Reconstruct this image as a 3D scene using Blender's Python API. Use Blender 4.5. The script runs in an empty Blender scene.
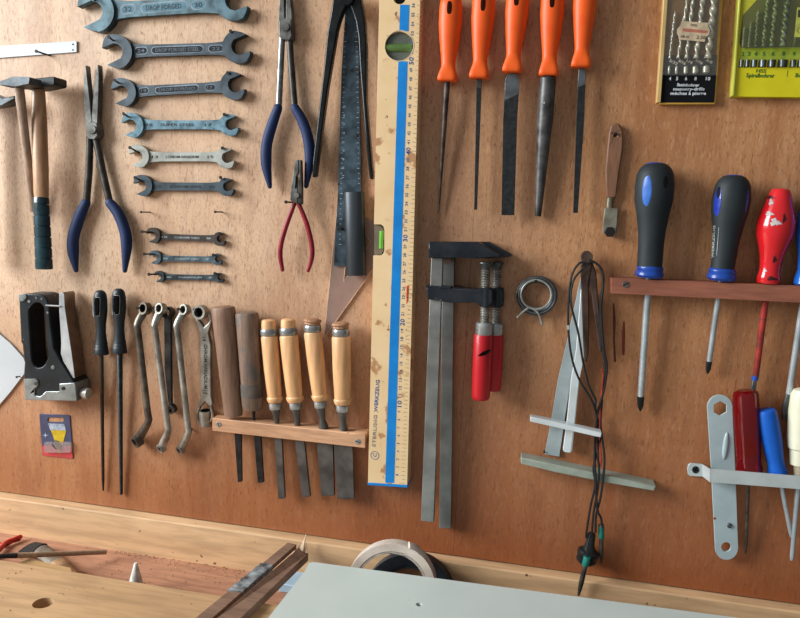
import bpy, bmesh, math, random
from mathutils import Vector as V, Matrix
from mathutils.geometry import tessellate_polygon
random.seed(7)
SC = bpy.context.scene
COL = SC.collection
PI = math.pi

# ------------------------------------------------------------------ camera
# world: x along the wall, y into the wall (its face is y = 0), z up
F, CX, CY = 700.0, 400.0, 309.0
AX = V((3570, -266, 700)).normalized()
AZ = V((230, 4929, 700)); AZ = (AZ - AX * AZ.dot(AX)).normalized()
AY = AZ.cross(AX)
R3 = Matrix((AX, AY, AZ))                      # camera vector -> world vector
FWD = R3 @ V((0, 0, -1))
CAM = V((0, 0, 1.35)) - FWD * 0.86

def ray(u, v):
    return R3 @ V(((u - CX) / F, -(v - CY) / F, -1))
def P(u, v, d=0.0):                            # point at distance d in front of the wall
    r = ray(u, v); t = (-d - CAM.y) / r.y
    return CAM + r * t
def PZ(u, v, z):                               # point on a level surface
    r = ray(u, v); t = (z - CAM.z) / r.z
    return CAM + r * t
def project(p):
    q = R3.transposed() @ (p - CAM); return CX - F * q.x / q.z, CY + F * q.y / q.z
def S(u, v, d=0.0):                            # metres per picture unit there
    return (P(u, v, d) - CAM).dot(FWD) / F
cd = bpy.data.cameras.new('camera'); co = bpy.data.objects.new('camera', cd); COL.objects.link(co)
cd.sensor_fit = 'HORIZONTAL'; cd.sensor_width = 36; cd.lens = F / 800 * 36; cd.clip_start = 0.01
co.matrix_world = Matrix.Translation(CAM) @ R3.to_4x4()
SC.camera = co

def Z(x0, y0, w, iw):                          # a measuring window on the plan of the wall
    s = w / iw
    return lambda *p: [(x0 + s * a, y0 + s * b) for a, b in p]

# ------------------------------------------------------------------ materials
def lin(c):
    return tuple((x / 255 / 12.92) if x <= 10 else ((x / 255 + 0.055) / 1.055) ** 2.4 for x in c) + (1,)
_mats = {}
class N:
    def __init__(s, name):
        s.m = bpy.data.materials.new(name); s.m.use_nodes = True
        s.t = s.m.node_tree; s.b = s.t.nodes['Principled BSDF']; s.out = s.t.nodes['Material Output']
        s.co = s.add('ShaderNodeTexCoord').outputs['Object']
    def add(s, t, **k):
        n = s.t.nodes.new(t)
        for a, b in k.items(): setattr(n, a, b)
        return n
    def ln(s, a, b): s.t.links.new(a, b)
    def noise(s, scale, stretch=(1, 1, 1), detail=4, rough=0.55, loc=(0, 0, 0), dist=0.0):
        mp = s.add('ShaderNodeMapping'); mp.inputs['Scale'].default_value = stretch; mp.inputs['Location'].default_value = loc
        s.ln(s.co, mp.inputs[0]); n = s.add('ShaderNodeTexNoise')
        n.inputs['Scale'].default_value = scale; n.inputs['Detail'].default_value = detail; n.inputs['Roughness'].default_value = rough; n.inputs['Distortion'].default_value = dist
        s.ln(mp.outputs[0], n.inputs['Vector']); return n.outputs['Fac']
    def ramp(s, fac, stops):
        r = s.add('ShaderNodeValToRGB'); e = r.color_ramp.elements
        while len(e) < len(stops): e.new(0.5)
        for i, (p, c) in enumerate(stops):
            e[i].position = p; e[i].color = c if len(c) == 4 and max(c) <= 1.001 else lin(c)
        s.ln(fac, r.inputs[0]); return r.outputs['Color']
    def mix(s, fac, a, b, mode='MIX'):
        m = s.add('ShaderNodeMix', data_type='RGBA', blend_type=mode)
        for sock, val in ((m.inputs[0], fac), (m.inputs[6], a), (m.inputs[7], b)):
            if hasattr(val, 'links') or hasattr(val, 'is_linked'): s.ln(val, sock)
            else: sock.default_value = val
        return m.outputs[2]
    def bump(s, h, strength, dist=0.001):
        b = s.add('ShaderNodeBump'); b.inputs['Strength'].default_value = strength; b.inputs['Distance'].default_value = dist
        s.ln(h, b.inputs['Height']); s.ln(b.outputs[0], s.b.inputs['Normal'])
BW = ((0, (0, 0, 0, 1)), (1, (1, 1, 1, 1)))

def M(name, col, rough=0.5, metal=0.0, col2=None, scale=90, lo=0.35, hi=0.65, bump=0.0, stretch=(1, 1, 1), spec=0.3, coat=0.0, bscale=None, fleck=None):
    if name in _mats: return _mats[name]
    n = N(name)
    if metal >= 0.3:
        col = tuple(x * 0.82 for x in col); col2 = tuple(x * 0.74 for x in col2) if col2 else None
    c2 = col2 or tuple(x * 0.78 for x in col)
    f = n.noise(scale, stretch)
    c = n.ramp(f, ((lo, lin(c2)), (hi, lin(col))))
    for fleck in (fleck if isinstance(fleck, list) else [fleck] if fleck else []):
        g = n.ramp(n.noise(fleck[1], detail=3, loc=(3 + fleck[2] * 40, 1, 2)), ((fleck[2], (0, 0, 0, 1)), (min(1, fleck[2] + 0.04), (1, 1, 1, 1))))
        c = n.mix(g, c, lin(fleck[0]))
    n.ln(c, n.b.inputs['Base Color'])
    n.b.inputs['Metallic'].default_value = metal
    n.b.inputs['Specular IOR Level'].default_value = spec
    n.b.inputs['Coat Weight'].default_value = coat
    rr = n.add('ShaderNodeMapRange'); rr.inputs[3].default_value = max(0.05, rough - 0.1); rr.inputs[4].default_value = min(1, rough + 0.1)
    n.ln(f, rr.inputs[0]); n.ln(rr.outputs[0], n.b.inputs['Roughness'])
    if bump: n.bump(n.noise(bscale or scale * 4, stretch), bump, 0.0006)
    _mats[name] = n.m; return n.m

def wood(name, c1, c2, scale=30, axis='z', rough=0.55, bump=0.15, dots=None, streak=0.12, stain=None):
    if name in _mats: return _mats[name]
    n = N(name); st = {'z': (1, 1, streak), 'x': (streak, 1, 1), 'y': (1, streak, 1)}[axis]
    a = n.noise(scale, st, 6, 0.6); b = n.noise(scale * 6, st, 3, 0.6, (1, 2, 3)); w = n.noise(scale * 0.22, (1, 1, 1), 3)
    c = n.ramp(a, ((0.3, lin(c2)), (0.7, lin(c1))))
    c = n.mix(n.ramp(b, ((0.42, (0.0, 0, 0, 1)), (0.62, (0.42, 0.42, 0.42, 1)))), c, lin(tuple(x * 0.72 for x in c2)))
    c = n.mix(n.ramp(w, ((0.35, (0.22, 0.22, 0.22, 1)), (0.6, (0, 0, 0, 1)))), c, lin(tuple(x * 0.8 for x in c2)))
    if stain:
        c = n.mix(n.ramp(n.noise(stain[1], (1, 1, 1), 5, 0.6, (5, 5, 5)), ((stain[2], (0, 0, 0, 1)), (stain[2] + 0.12, (0.8, 0.8, 0.8, 1)))), c, lin(stain[0]))
    if dots:
        c = n.mix(n.ramp(n.noise(dots[1], (1, 1, 1), 1, 0.4, (7, 2, 4)), ((dots[2], (0, 0, 0, 1)), (dots[2] + 0.03, (1, 1, 1, 1)))), c, lin(dots[0]))
    n.ln(c, n.b.inputs['Base Color']); n.b.inputs['Roughness'].default_value = rough
    n.bump(b, bump, 0.0005)
    _mats[name] = n.m; return n.m

ZLOW = 0.0
def plywood():
    n = N('plywood')
    grain = n.noise(70, (1, 1, 0.05), 5, 0.6)
    band = n.noise(6, (1, 1, 0.16), 4, 0.55, (2, 0, 1))
    blotch = n.noise(8, (1, 1, 0.5), 5, 0.6, (4, 1, 9))
    pore = n.noise(400, (1, 1, 0.22), 2, 0.55, dist=1.2)
    fleck = n.noise(190, (1, 1, 0.42), 4, 0.65, (9, 3, 1), dist=2.5)
    light = n.noise(260, (1, 1, 0.25), 3, 0.6, (2, 8, 5))
    c = n.ramp(grain, ((0.25, (170, 112, 72)), (0.5, (188, 136, 92)), (0.75, (202, 150, 108))))
    c = n.mix(n.ramp(band, ((0.36, (0.7, 0.7, 0.7, 1)), (0.60, (0, 0, 0, 1)))), c, lin((146, 92, 54)))
    streak = n.noise(26, (1, 1, 0.13), 5, 0.62, (11, 0, 4))
    c = n.mix(n.ramp(streak, ((0.34, (0.5, 0.5, 0.5, 1)), (0.52, (0, 0, 0, 1)))), c, lin((140, 86, 52)))
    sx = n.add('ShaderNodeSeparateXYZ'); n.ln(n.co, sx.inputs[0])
    # window light painted into the wood: paler at that end, redder and darker below
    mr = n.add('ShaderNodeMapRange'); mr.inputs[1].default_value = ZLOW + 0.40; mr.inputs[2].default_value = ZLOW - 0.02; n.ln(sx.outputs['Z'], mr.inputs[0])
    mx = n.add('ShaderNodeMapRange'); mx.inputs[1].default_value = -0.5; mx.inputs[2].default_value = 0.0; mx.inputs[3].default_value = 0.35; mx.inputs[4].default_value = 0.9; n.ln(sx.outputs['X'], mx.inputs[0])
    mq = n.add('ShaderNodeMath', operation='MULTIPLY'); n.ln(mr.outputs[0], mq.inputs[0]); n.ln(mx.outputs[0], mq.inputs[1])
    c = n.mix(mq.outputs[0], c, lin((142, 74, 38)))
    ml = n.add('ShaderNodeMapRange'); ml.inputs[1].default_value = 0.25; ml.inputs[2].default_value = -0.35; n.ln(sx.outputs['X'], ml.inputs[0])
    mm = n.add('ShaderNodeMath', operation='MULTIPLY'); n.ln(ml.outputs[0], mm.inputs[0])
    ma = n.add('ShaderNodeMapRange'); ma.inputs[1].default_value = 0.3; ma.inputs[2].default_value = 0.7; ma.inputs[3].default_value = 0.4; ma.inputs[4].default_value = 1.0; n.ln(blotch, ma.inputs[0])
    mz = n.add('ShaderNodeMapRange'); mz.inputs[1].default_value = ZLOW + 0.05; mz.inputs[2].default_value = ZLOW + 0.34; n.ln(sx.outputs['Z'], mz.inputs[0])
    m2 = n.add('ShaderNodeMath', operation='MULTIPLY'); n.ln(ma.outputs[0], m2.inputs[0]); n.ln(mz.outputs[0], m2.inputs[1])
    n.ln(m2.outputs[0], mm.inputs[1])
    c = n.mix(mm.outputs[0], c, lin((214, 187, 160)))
    s2 = n.noise(17, (1, 1, 0.2), 6, 0.65, (3, 0, 14))
    c = n.mix(n.ramp(s2, ((0.32, (0.38, 0.38, 0.38, 1)), (0.52, (0, 0, 0, 1)))), c, lin((112, 62, 36)))
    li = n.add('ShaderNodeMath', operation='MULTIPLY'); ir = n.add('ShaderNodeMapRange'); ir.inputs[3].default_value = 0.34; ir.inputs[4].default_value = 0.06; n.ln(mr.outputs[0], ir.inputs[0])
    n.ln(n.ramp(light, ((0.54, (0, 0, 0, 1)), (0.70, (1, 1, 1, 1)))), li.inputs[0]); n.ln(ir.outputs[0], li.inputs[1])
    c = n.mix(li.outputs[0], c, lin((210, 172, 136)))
    c = n.mix(n.ramp(fleck, ((0.50, (0, 0, 0, 1)), (0.64, (0.36, 0.36, 0.36, 1)))), c, lin((138, 88, 58)))
    c = n.mix(n.ramp(pore, ((0.57, (0, 0, 0, 1)), (0.68, (0.50, 0.50, 0.50, 1)))), c, lin((108, 62, 40)))
    n.ln(c, n.b.inputs['Base Color']); n.b.inputs['Roughness'].default_value = 0.5
    n.b.inputs['Specular IOR Level'].default_value = 0.35
    n.bump(pore, 0.25, 0.0004)
    return n.m

def clear(name, tint, mix=0.3, rough=0.1):
    if name in _mats: return _mats[name]
    n = N(name); tr = n.add('ShaderNodeBsdfTransparent'); tr.inputs[0].default_value = lin(tint)
    n.b.inputs['Base Color'].default_value = lin(tint); n.b.inputs['Roughness'].default_value = rough
    f = n.add('ShaderNodeMapRange'); f.inputs[3].default_value = mix * 0.8; f.inputs[4].default_value = mix * 1.2
    n.ln(n.noise(60), f.inputs[0])
    mx = n.add('ShaderNodeMixShader'); n.ln(f.outputs[0], mx.inputs[0]); n.ln(tr.outputs[0], mx.inputs[1]); n.ln(n.b.outputs[0], mx.inputs[2])
    n.ln(mx.outputs[0], n.out.inputs[0]); _mats[name] = n.m; return n.m

# ------------------------------------------------------------------ mesh helpers
def BM(): return bmesh.new()
def loft(bm, rings, cap=True, close=False):
    vr = [[bm.verts.new(p) for p in r] for r in rings]; n = len(vr[0]); m = len(vr)
    for i in range(m if close else m - 1):
        a, b = vr[i], vr[(i + 1) % m]
        for j in range(n):
            bm.faces.new((a[j], a[(j + 1) % n], b[(j + 1) % n], b[j]))
    if cap and not close:
        bm.faces.new(vr[0][::-1]); bm.faces.new(vr[-1])
    return vr
def ext(bm, pts, d1, d0=-0.0003, holes=(), slant=None):
    """flat outline with its face at d1 in front of the wall, going straight back to d0"""
    loops = [pts] + list(holes)
    fl = [[P(u, v, d1) for u, v in l] for l in loops]
    if slant:                                   # d1 varies: function of (u, v)
        fl = [[P(u, v, slant(u, v)) for u, v in l] for l in loops]
    tri = tessellate_polygon([[V((p.x, p.z, 0)) for p in l] for l in fl])
    flat = [p for l in fl for p in l]
    a = [bm.verts.new(p) for p in flat]; b = [bm.verts.new((p.x, -d0, p.z)) for p in flat]
    for t in tri:
        try:
            bm.faces.new([a[i] for i in t]); bm.faces.new([b[i] for i in t[::-1]])
        except ValueError: pass
    o = 0
    for l in fl:
        k = len(l)
        for i in range(k):
            j = (i + 1) % k
            bm.faces.new((a[o + i], a[o + j], b[o + j], b[o + i]))
        o += k
def circ(u, v, r, n=24, ry=None, rot=0.0):
    ry = ry or r
    return [(u + r * math.cos(rot + 2 * PI * i / n), v + ry * math.sin(rot + 2 * PI * i / n)) for i in range(n)]
def rrect(u0, v0, u1, v1, r, n=4):
    o = []
    for cx, cy, a in ((u1 - r, v0 + r, -90), (u1 - r, v1 - r, 0), (u0 + r, v1 - r, 90), (u0 + r, v0 + r, 180)):
        for k in range(n + 1):
            t = math.radians(a + 90 * k / n); o.append((cx + r * math.cos(t), cy + r * math.sin(t)))
    return o
def frame_of(t):
    t = t.normalized(); up = V((0, 1, 0)) if abs(t.y) < 0.9 else V((0, 0, 1))
    a = t.cross(up).normalized(); b = a.cross(t).normalized(); return a, b
def lathe(bm, p0, p1, prof, d, n=20, flat=1.0, shape=None, twist=0.0, off=0.0):
    """turned solid along an axis; prof = (t, radius in picture units); d = depth or (d at start, d at end)"""
    da, db = d if isinstance(d, tuple) else (d, d)
    A, B = P(*p0, da), P(*p1, db); sc = (S(*p0, da) + S(*p1, db)) / 2
    a, b = frame_of(B - A); rings = []
    for t, r in prof:
        c = A.lerp(B, t); rr = r * sc; ring = []
        for k in range(n):
            th = 2 * PI * k / n + off; q = shape(th, t) if shape else 1.0
            th2 = th + twist * t
            ring.append(c + a * (rr * q * math.cos(th2)) + b * (rr * q * flat * math.sin(th2)))
        rings.append(ring)
    loft(bm, rings); return sc
def cyl3(bm, A, B, ra, rb=None, n=14):
    rb = ra if rb is None else rb; a, b = frame_of(B - A)
    loft(bm, [[c + (a * math.cos(2 * PI * k / n) + b * math.sin(2 * PI * k / n)) * r for k in range(n)] for c, r in ((A, ra), (B, rb))])
def catmull(pts, k=6):
    out = []; n = len(pts)
    for i in range(n - 1):
        p0, p1, p2, p3 = pts[max(i - 1, 0)], pts[i], pts[i + 1], pts[min(i + 2, n - 1)]
        for j in range(k):
            t = j / k
            out.append(tuple(0.5 * (2 * b + (c - a) * t + (2 * a - 5 * b + 4 * c - dd) * t * t + (3 * b - a - 3 * c + dd) * t ** 3) for a, b, c, dd in zip(p0, p1, p2, p3)))
    out.append(tuple(pts[-1])); return out
def tube3(bm, pts, rad, n=10, ky=1.0, close=False, round_end=False):
    """pts: Vectors; rad: metres or list; section squashed by ky across the wall normal"""
    m = len(pts); rad = rad if isinstance(rad, (list, tuple)) else [rad] * m; rings = []
    for i in range(m):
        t = (pts[(i + 1) % m] - pts[i - 1]) if close else (pts[min(i + 1, m - 1)] - pts[max(i - 1, 0)])
        a, b = frame_of(t)
        rings.append([pts[i] + (a * math.cos(2 * PI * k / n) + b * ky * math.sin(2 * PI * k / n)) * rad[i] for k in range(n)])
    if round_end and not close:
        for end in (0, -1):
            c = pts[end]; t = (pts[0] - pts[1]).normalized() if end == 0 else (pts[-1] - pts[-2]).normalized(); r = rad[end]; base = rings[end]
            ex = []
            for f, g in ((0.5, 0.87), (0.87, 0.5), (0.99, 0.12)):
                ex.append([c + (q - c) * g + t * r * f for q in base])
            rings = ex[::-1] + rings if end == 0 else rings + ex
    loft(bm, rings, close=close)
def tube(bm, path, r, d, n=10, ky=1.0, smooth=6, round_end=False):
    """path in picture units with radius r (number, or list along path); d number, or list along path"""
    m = len(path); dl = list(d) if isinstance(d, (list, tuple)) else [d] * m; rl = list(r) if isinstance(r, (list, tuple)) else [r] * m
    q = [(u, v, dd, rr) for (u, v), dd, rr in zip(path, dl, rl)]
    if smooth and m > 2: q = catmull(q, smooth)
    tube3(bm, [P(u, v, dd) for u, v, dd, rr in q], [rr * S(u, v, dd) for u, v, dd, rr in q], n, ky, round_end=round_end)
def box3(bm, x0, x1, y0, y1, z0, z1):
    vs = [bm.verts.new((x, y, z)) for x in (x0, x1) for y in (y0, y1) for z in (z0, z1)]
    for f in ((0, 1, 3, 2), (4, 6, 7, 5), (0, 4, 5, 1), (2, 3, 7, 6), (0, 2, 6, 4), (1, 5, 7, 3)): bm.faces.new([vs[i] for i in f])
def ring3(bm, c, ax, R, r, h, n=24, lobes=0):
    ax = ax.normalized(); a, b = frame_of(ax); rg = []
    for rad, hh, inner in ((R, -h, 0), (R, h, 0), (r, h, 1), (r, -h, 1)):
        rr = []
        for k in range(n):
            th = 2 * PI * k / n; q = rad * (1 + (0.09 * math.cos(lobes * th) if inner and lobes else 0))
            rr.append(c + ax * hh + a * q * math.cos(th) + b * q * math.sin(th))
        rg.append(rr)
    loft(bm, rg, close=True)
def ball(bm, c, r, sx=1, sy=1, sz=1, seg=14):
    bmesh.ops.create_uvsphere(bm, u_segments=seg, v_segments=max(6, seg // 2), radius=r, matrix=Matrix.Translation(c) @ Matrix.Diagonal((sx, sy, sz, 1)))

def lathe_face(p0, p1, prof, d, flat=1.0):
    """depth of the near side of a turned solid at (u, v)"""
    A, B = P(*p0, d), P(*p1, d); ax = B - A; L = ax.length; ax.normalize(); s = (S(*p0, d) + S(*p1, d)) / 2
    def f(u, v):
        D = d
        for _ in range(8):
            q = P(u, v, D); w = V((q.x - A.x, 0, q.z - A.z)); t = min(1, max(0, w.dot(ax) / L)); o = (w - ax * w.dot(ax)).length
            r = prof[-1][1]
            for (a, ra), (b, rb) in zip(prof, prof[1:]):
                if a <= t <= b: r = ra + (rb - ra) * (t - a) / max(1e-6, b - a); break
            D = 0.5 * D + 0.5 * (d + flat * math.sqrt(max(0.0, (r * s) ** 2 - o * o)))
        return D
    return f
def decal(bm, c, ru, rv, rot, fn, lift=0.0002, wob=None, n=24, sq=2.0):
    """thin patch lying on a curved face"""
    rings = []
    for k in range(6):
        q = k / 5; ring = []
        for i in range(n):
            a = 2 * PI * i / n; ca, sa = math.cos(a), math.sin(a); m = (abs(ca) ** sq + abs(sa) ** sq) ** (-1 / sq)
            w = wob(a) if wob else 1.0; x, y = ru * q * w * m * ca, rv * q * w * m * sa
            u, v = c[0] + x * math.cos(rot) - y * math.sin(rot), c[1] + x * math.sin(rot) + y * math.cos(rot)
            ring.append(P(u, v, fn(u, v) + lift - (0.0006 if k == 5 else 0)))
        rings.append(ring)
    vr = [[bm.verts.new(p) for p in r] for r in rings[1:]]; c0 = bm.verts.new(P(c[0], c[1], fn(*c) + lift))
    for i in range(n): bm.faces.new((c0, vr[0][i], vr[0][(i + 1) % n]))
    for a_, b_ in zip(vr, vr[1:]):
        for i in range(n): bm.faces.new((a_[i], a_[(i + 1) % n], b_[(i + 1) % n], b_[i]))
def patch(name, c, ru, rv, rot, fn, mat, parent, **k):
    lab = k.pop('label', None); bm = BM(); decal(bm, c, ru, rv, rot, fn, **k); return obj(name, bm, mat, parent, label=lab)

# ------------------------------------------------------------------ objects
WL = {}
def thing(name, label, cat, loc, group=None):
    o = bpy.data.objects.new(name, None); COL.objects.link(o); o.empty_display_size = 0.02
    o.location = loc; WL[o.name] = V(loc); o['label'] = label; o['category'] = cat
    if group: o['group'] = group
    return o
def obj(name, bm, mat, parent=None, bev=0.0, angle=38, label=None, flat=False, at=None):
    bmesh.ops.recalc_face_normals(bm, faces=bm.faces[:])
    me = bpy.data.meshes.new(name); bm.to_mesh(me); bm.free()
    me.materials.append(mat)
    o = bpy.data.objects.new(name, me); COL.objects.link(o)
    if parent is not None:
        w = WL[parent.name]; me.transform(Matrix.Translation(-w)); o.parent = parent; WL[o.name] = w
    else:
        c = at if at is not None else sum((v.co for v in me.vertices), V()) / max(1, len(me.vertices))
        me.transform(Matrix.Translation(-c)); o.location = c; WL[o.name] = c
    if not flat:
        me.shade_smooth(); me.set_sharp_from_angle(angle=math.radians(angle))
    if bev:
        b = o.modifiers.new('bevel', 'BEVEL'); b.width = bev; b.segments = 2; b.limit_method = 'ANGLE'; b.angle_limit = math.radians(40); b.use_clamp_overlap = True
    if label: o['label'] = label
    return o
def tag(o, label, cat, group=None, kind=None):
    o['label'] = label; o['category'] = cat
    if group: o['group'] = group
    if kind: o['kind'] = kind
    return o
def slab(name, pts, d1, mat, parent, d0=-0.0003, bev=0.0, holes=(), **k):
    bm = BM(); ext(bm, pts, d1, d0, holes); return obj(name, bm, mat, parent, bev, **k)
def turned(name, p0, p1, prof, d, mat, parent, n=20, flat=1.0, bev=0, **k):
    bm = BM(); lathe(bm, p0, p1, prof, d, n, flat); return obj(name, bm, mat, parent, bev, **k)
def piped(name, path, r, d, mat, parent, n=10, ky=1.0, smooth=6, round_end=False, **k):
    bm = BM(); tube(bm, path, r, d, n, ky, smooth, round_end); return obj(name, bm, mat, parent, **k)

BOLD = [0.012]
def text_into(bm, s, A, right, up, height, width=None, thick=0.00006):
    c = bpy.data.curves.new('lettering', 'FONT'); c.body = s; c.size = 1.0; c.align_x = 'LEFT'; c.resolution_u = 2; c.extrude = 0.02; c.offset = BOLD[0]
    o = bpy.data.objects.new('lettering', c); COL.objects.link(o)
    dg = bpy.context.evaluated_depsgraph_get(); me = bpy.data.meshes.new_from_object(o.evaluated_get(dg))
    bpy.data.objects.remove(o); bpy.data.curves.remove(c)
    xs = [v.co.x for v in me.vertices] or [0]; x0, x1 = min(xs), max(xs)
    k = height / 0.72; kx = width / max(1e-6, x1 - x0) if width else k
    nrm = right.cross(up).normalized(); vs = []
    for v in me.vertices:
        vs.append(bm.verts.new(A + right * ((v.co.x - x0) * kx) + up * (v.co.y * k) + nrm * (v.co.z / 0.02 * thick)))
    for p in me.polygons:
        try: bm.faces.new([vs[i] for i in p.vertices])
        except ValueError: pass
    bpy.data.meshes.remove(me)
def write(bm, s, p0, p1, h, d, fit=True):
    """lettering on a face at depth d from p0 to p1 along its foot, h tall (picture units)"""
    A, B = P(*p0, d), P(*p1, d); rt = (B - A); L = rt.length; rt.normalize()
    up = V((0, -1, 0)).cross(rt).normalized()
    if not fit:
        text_into(bm, s, A, rt, up, h * S(*p0, d)); return
    text_into(bm, s, A, rt, up, h * S(*p0, d), L)

mNAIL = M('nail_steel', (46, 40, 38), 0.6, 0.4)
def nail(base, L, label, r=0.0011, group=None, dz=0.0, mat=None, dx=0.0):
    b = P(*base, 0); t = thing('nail', label, 'nail', b, group); bm = BM()
    tip = b + V((dx, -L, dz)); cyl3(bm, b + V((0, 0.004, 0)), tip, r, r, 10); obj('shank', bm, mat or mNAIL, t)
    bm = BM(); cyl3(bm, tip, tip + V((0, -0.0008, 0)), r * 1.9, r * 1.9, 12); obj('nail_head', bm, mat or mNAIL, t)
    return t
mSCREW = M('screw_zinc', (190, 194, 194), 0.4, 0.5)
mDARK = M('shadow_gap', (9, 8, 8), 0.9, spec=.04)
def screw(c, r, d, label, mat=None, rot=0.6, cross=False):
    t = thing('screw', label, 'screw', P(*c, d)); bm = BM(); ext(bm, circ(*c, r, 18), d + 0.0007, d - 0.004); obj('screw_head', bm, mat or mSCREW, t, 0.0002)
    for k in range(2 if cross else 1):
        a = rot + k * PI / 2; cs, sn = math.cos(a), math.sin(a); L, w = r * 0.85, r * 0.14
        pts = [(c[0] + x * cs - y * sn, c[1] + x * sn + y * cs) for x, y in ((-L, -w), (L, -w), (L, w), (-L, w))]
        slab('slot', pts, d + 0.00075, mDARK, t, d + 0.0006)
    return t
# ------------------------------------------------------------------ the setting
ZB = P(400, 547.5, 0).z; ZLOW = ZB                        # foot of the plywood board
SEAM = P(456.5, 500, 0).x
bm = BM(); g = 0.00012
box3(bm, -1.3, SEAM - g, 0, 0.012, ZB, 2.1); box3(bm, SEAM + g, 1.2, 0, 0.012, ZB, 2.1)

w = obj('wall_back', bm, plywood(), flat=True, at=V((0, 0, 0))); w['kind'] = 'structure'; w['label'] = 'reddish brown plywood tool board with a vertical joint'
WALLW = w
bm = BM(); box3(bm, -1.3, 1.2, 0.0125, 0.03, 0.0, 2.1)
o = obj('wall_lower', bm, wood('wall_dark', (70, 50, 38), (50, 36, 28)), flat=True); o['kind'] = 'structure'

def drip(name, pts, hw, col, z=0.0002):
    bm = BM(); tube(bm, pts, hw, z * 0.3, 8, 0.25, 4, True)
    o = obj(name, bm, M('drip_' + name, col, 0.35), None); o['kind'] = 'structure'; return o
drip('trim_stain_1', [(613.6, 304), (614.4, 322), (614, 340), (615, 361)], [.8, 1.4, .9, 1.2], (112, 44, 22))
drip('trim_stain_2', [(624, 322), (623.5, 335), (623.2, 354)], [.8, 1.6, 1.3], (114, 44, 22))

# ------------------------------------------------------------------ workbench
mPINE = wood('pine_bench', (204, 166, 124), (184, 146, 106), 16, 'x', 0.55, 0.08, dots=((120, 84, 56), 150, 0.765))
mPINE2 = wood('pine_upstand', (220, 182, 140), (202, 160, 118), 14, 'x', 0.55, 0.08, dots=((110, 78, 56), 150, 0.76))
mTRAY = wood('tray_ply', (190, 138, 108), (160, 110, 84), 26, 'x', 0.65, 0.1)
DU = 0.016
ZT = P(90, 546.5, DU).z                        # floor of the tool well
ZS = ZT + 0.042                                # top of the bench
e = PZ(109, 578, ZS); YS = e.y                 # back edge of the bench top
bench = thing('workbench', 'pale pine workbench with an upstand and a tool well below the tool board', 'workbench', (0, YS, ZT))
bm = BM(); box3(bm, -1.25, 1.15, -DU, 0.0118, ZT - 0.02, ZB - 0.0018); obj('upstand', bm, mPINE2, bench, 0.0016, flat=True)
bm = BM(); box3(bm, -1.25, 1.15, YS - 0.002, -DU, ZT - 0.018, ZT); obj('tool_well', bm, mTRAY, bench, flat=True)
# bench top with its dog hole
hole = PZ(43, 603, ZS); hr = 0.0125
bm = BM()
outer = [V((-1.25, YS, ZS)), V((1.15, YS, ZS)), V((1.15, YS - 0.55, ZS)), V((-1.25, YS - 0.55, ZS))]
inner = [V((hole.x + hr * 0.85 * math.cos(2 * PI * k / 28), hole.y + hr * 0.85 * math.sin(2 * PI * k / 28), ZS)) for k in range(28)]
tri = tessellate_polygon([[V((p.x, p.y, 0)) for p in l] for l in (outer, inner)]); fl = outer + inner
a = [bm.verts.new(p) for p in fl]; b = [bm.verts.new(p - V((0, 0, 0.06))) for p in fl]
for t in tri:
    bm.faces.new([a[i] for i in t]); bm.faces.new([b[i] for i in t[::-1]])
for o0, k in ((0, 4), (4, 28)):
    for i in range(k):
        j = (i + 1) % k; bm.faces.new((a[o0 + i], a[o0 + j], b[o0 + j], b[o0 + i]))
obj('bench_top', bm, mPINE, bench, flat=True)
bm = BM(); box3(bm, -1.2, 1.1, YS - 0.5, YS - 0.02, ZT - 0.1, ZS - 0.0602); obj('apron', bm, mPINE, bench, flat=True)

# white board lying on the bench
TH = 0.016; ZW = ZS + TH + 0.0006
q = [PZ(305, 571, ZW), PZ(308.5, 563, ZW), PZ(313, 562, ZW), PZ(500, 587.6, ZW), PZ(740, 618, ZW)]
dirr = (q[4] - q[2]).normalized(); q[3] = q[2] + dirr * 0.25; q[4] = q[2] + dirr * 0.95
lf = PZ(268, 618, ZW); dl = (lf - q[0]).normalized()
outer = [q[0], q[1], q[2], q[4], q[4] + dl * 0.4, q[0] + dl * 0.4]
hc = PZ(419, 604.5, ZW); inner = [hc + V((0.0036 * math.cos(2 * PI * k / 20), 0.0036 * math.sin(2 * PI * k / 20), 0)) for k in range(20)]
bm = BM(); tri = tessellate_polygon([[V((p.x, p.y, 0)) for p in l] for l in (outer, inner)]); fl = outer + inner
a = [bm.verts.new(p) for p in fl]; b = [bm.verts.new(p - V((0, 0, TH))) for p in fl]
for t in tri:
    bm.faces.new([a[i] for i in t]); bm.faces.new([b[i] for i in t[::-1]])
for o0, k in ((0, 6), (6, 20)):
    for i in range(k):
        j = (i + 1) % k; bm.faces.new((a[o0 + i], a[o0 + j], b[o0 + j], b[o0 + i]))
tag(obj('laminate_board', bm, M('white_laminate', (194, 202, 197), 0.45, 0, (187, 195, 191), 9, fleck=((140, 138, 134), 110, 0.78)), flat=True),
    'white laminate board with a small drilled hole, lying on the pine bench', 'board')
# blue strip poking out under the white board
zz = ZS - 0.004
q = [PZ(296, 571.5, ZT + 0.012), PZ(330, 574, ZT + 0.012), PZ(322, 590, ZT + 0.012), PZ(279, 583.5, ZT + 0.012)]
bm = BM(); a = [bm.verts.new(p) for p in q]; b = [bm.verts.new(p - V((0, 0, 0.011))) for p in q]
bm.faces.new(a); bm.faces.new(b[::-1])
for i in range(4): bm.faces.new((a[i], a[(i + 1) % 4], b[(i + 1) % 4], b[i]))
tag(obj('offcut', bm, M('pale_blue', (164, 188, 204), 0.5, 0, (148, 172, 190), 40), bev=0.0008), 'pale blue offcut in the tool well, half under the white board', 'offcut')

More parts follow.
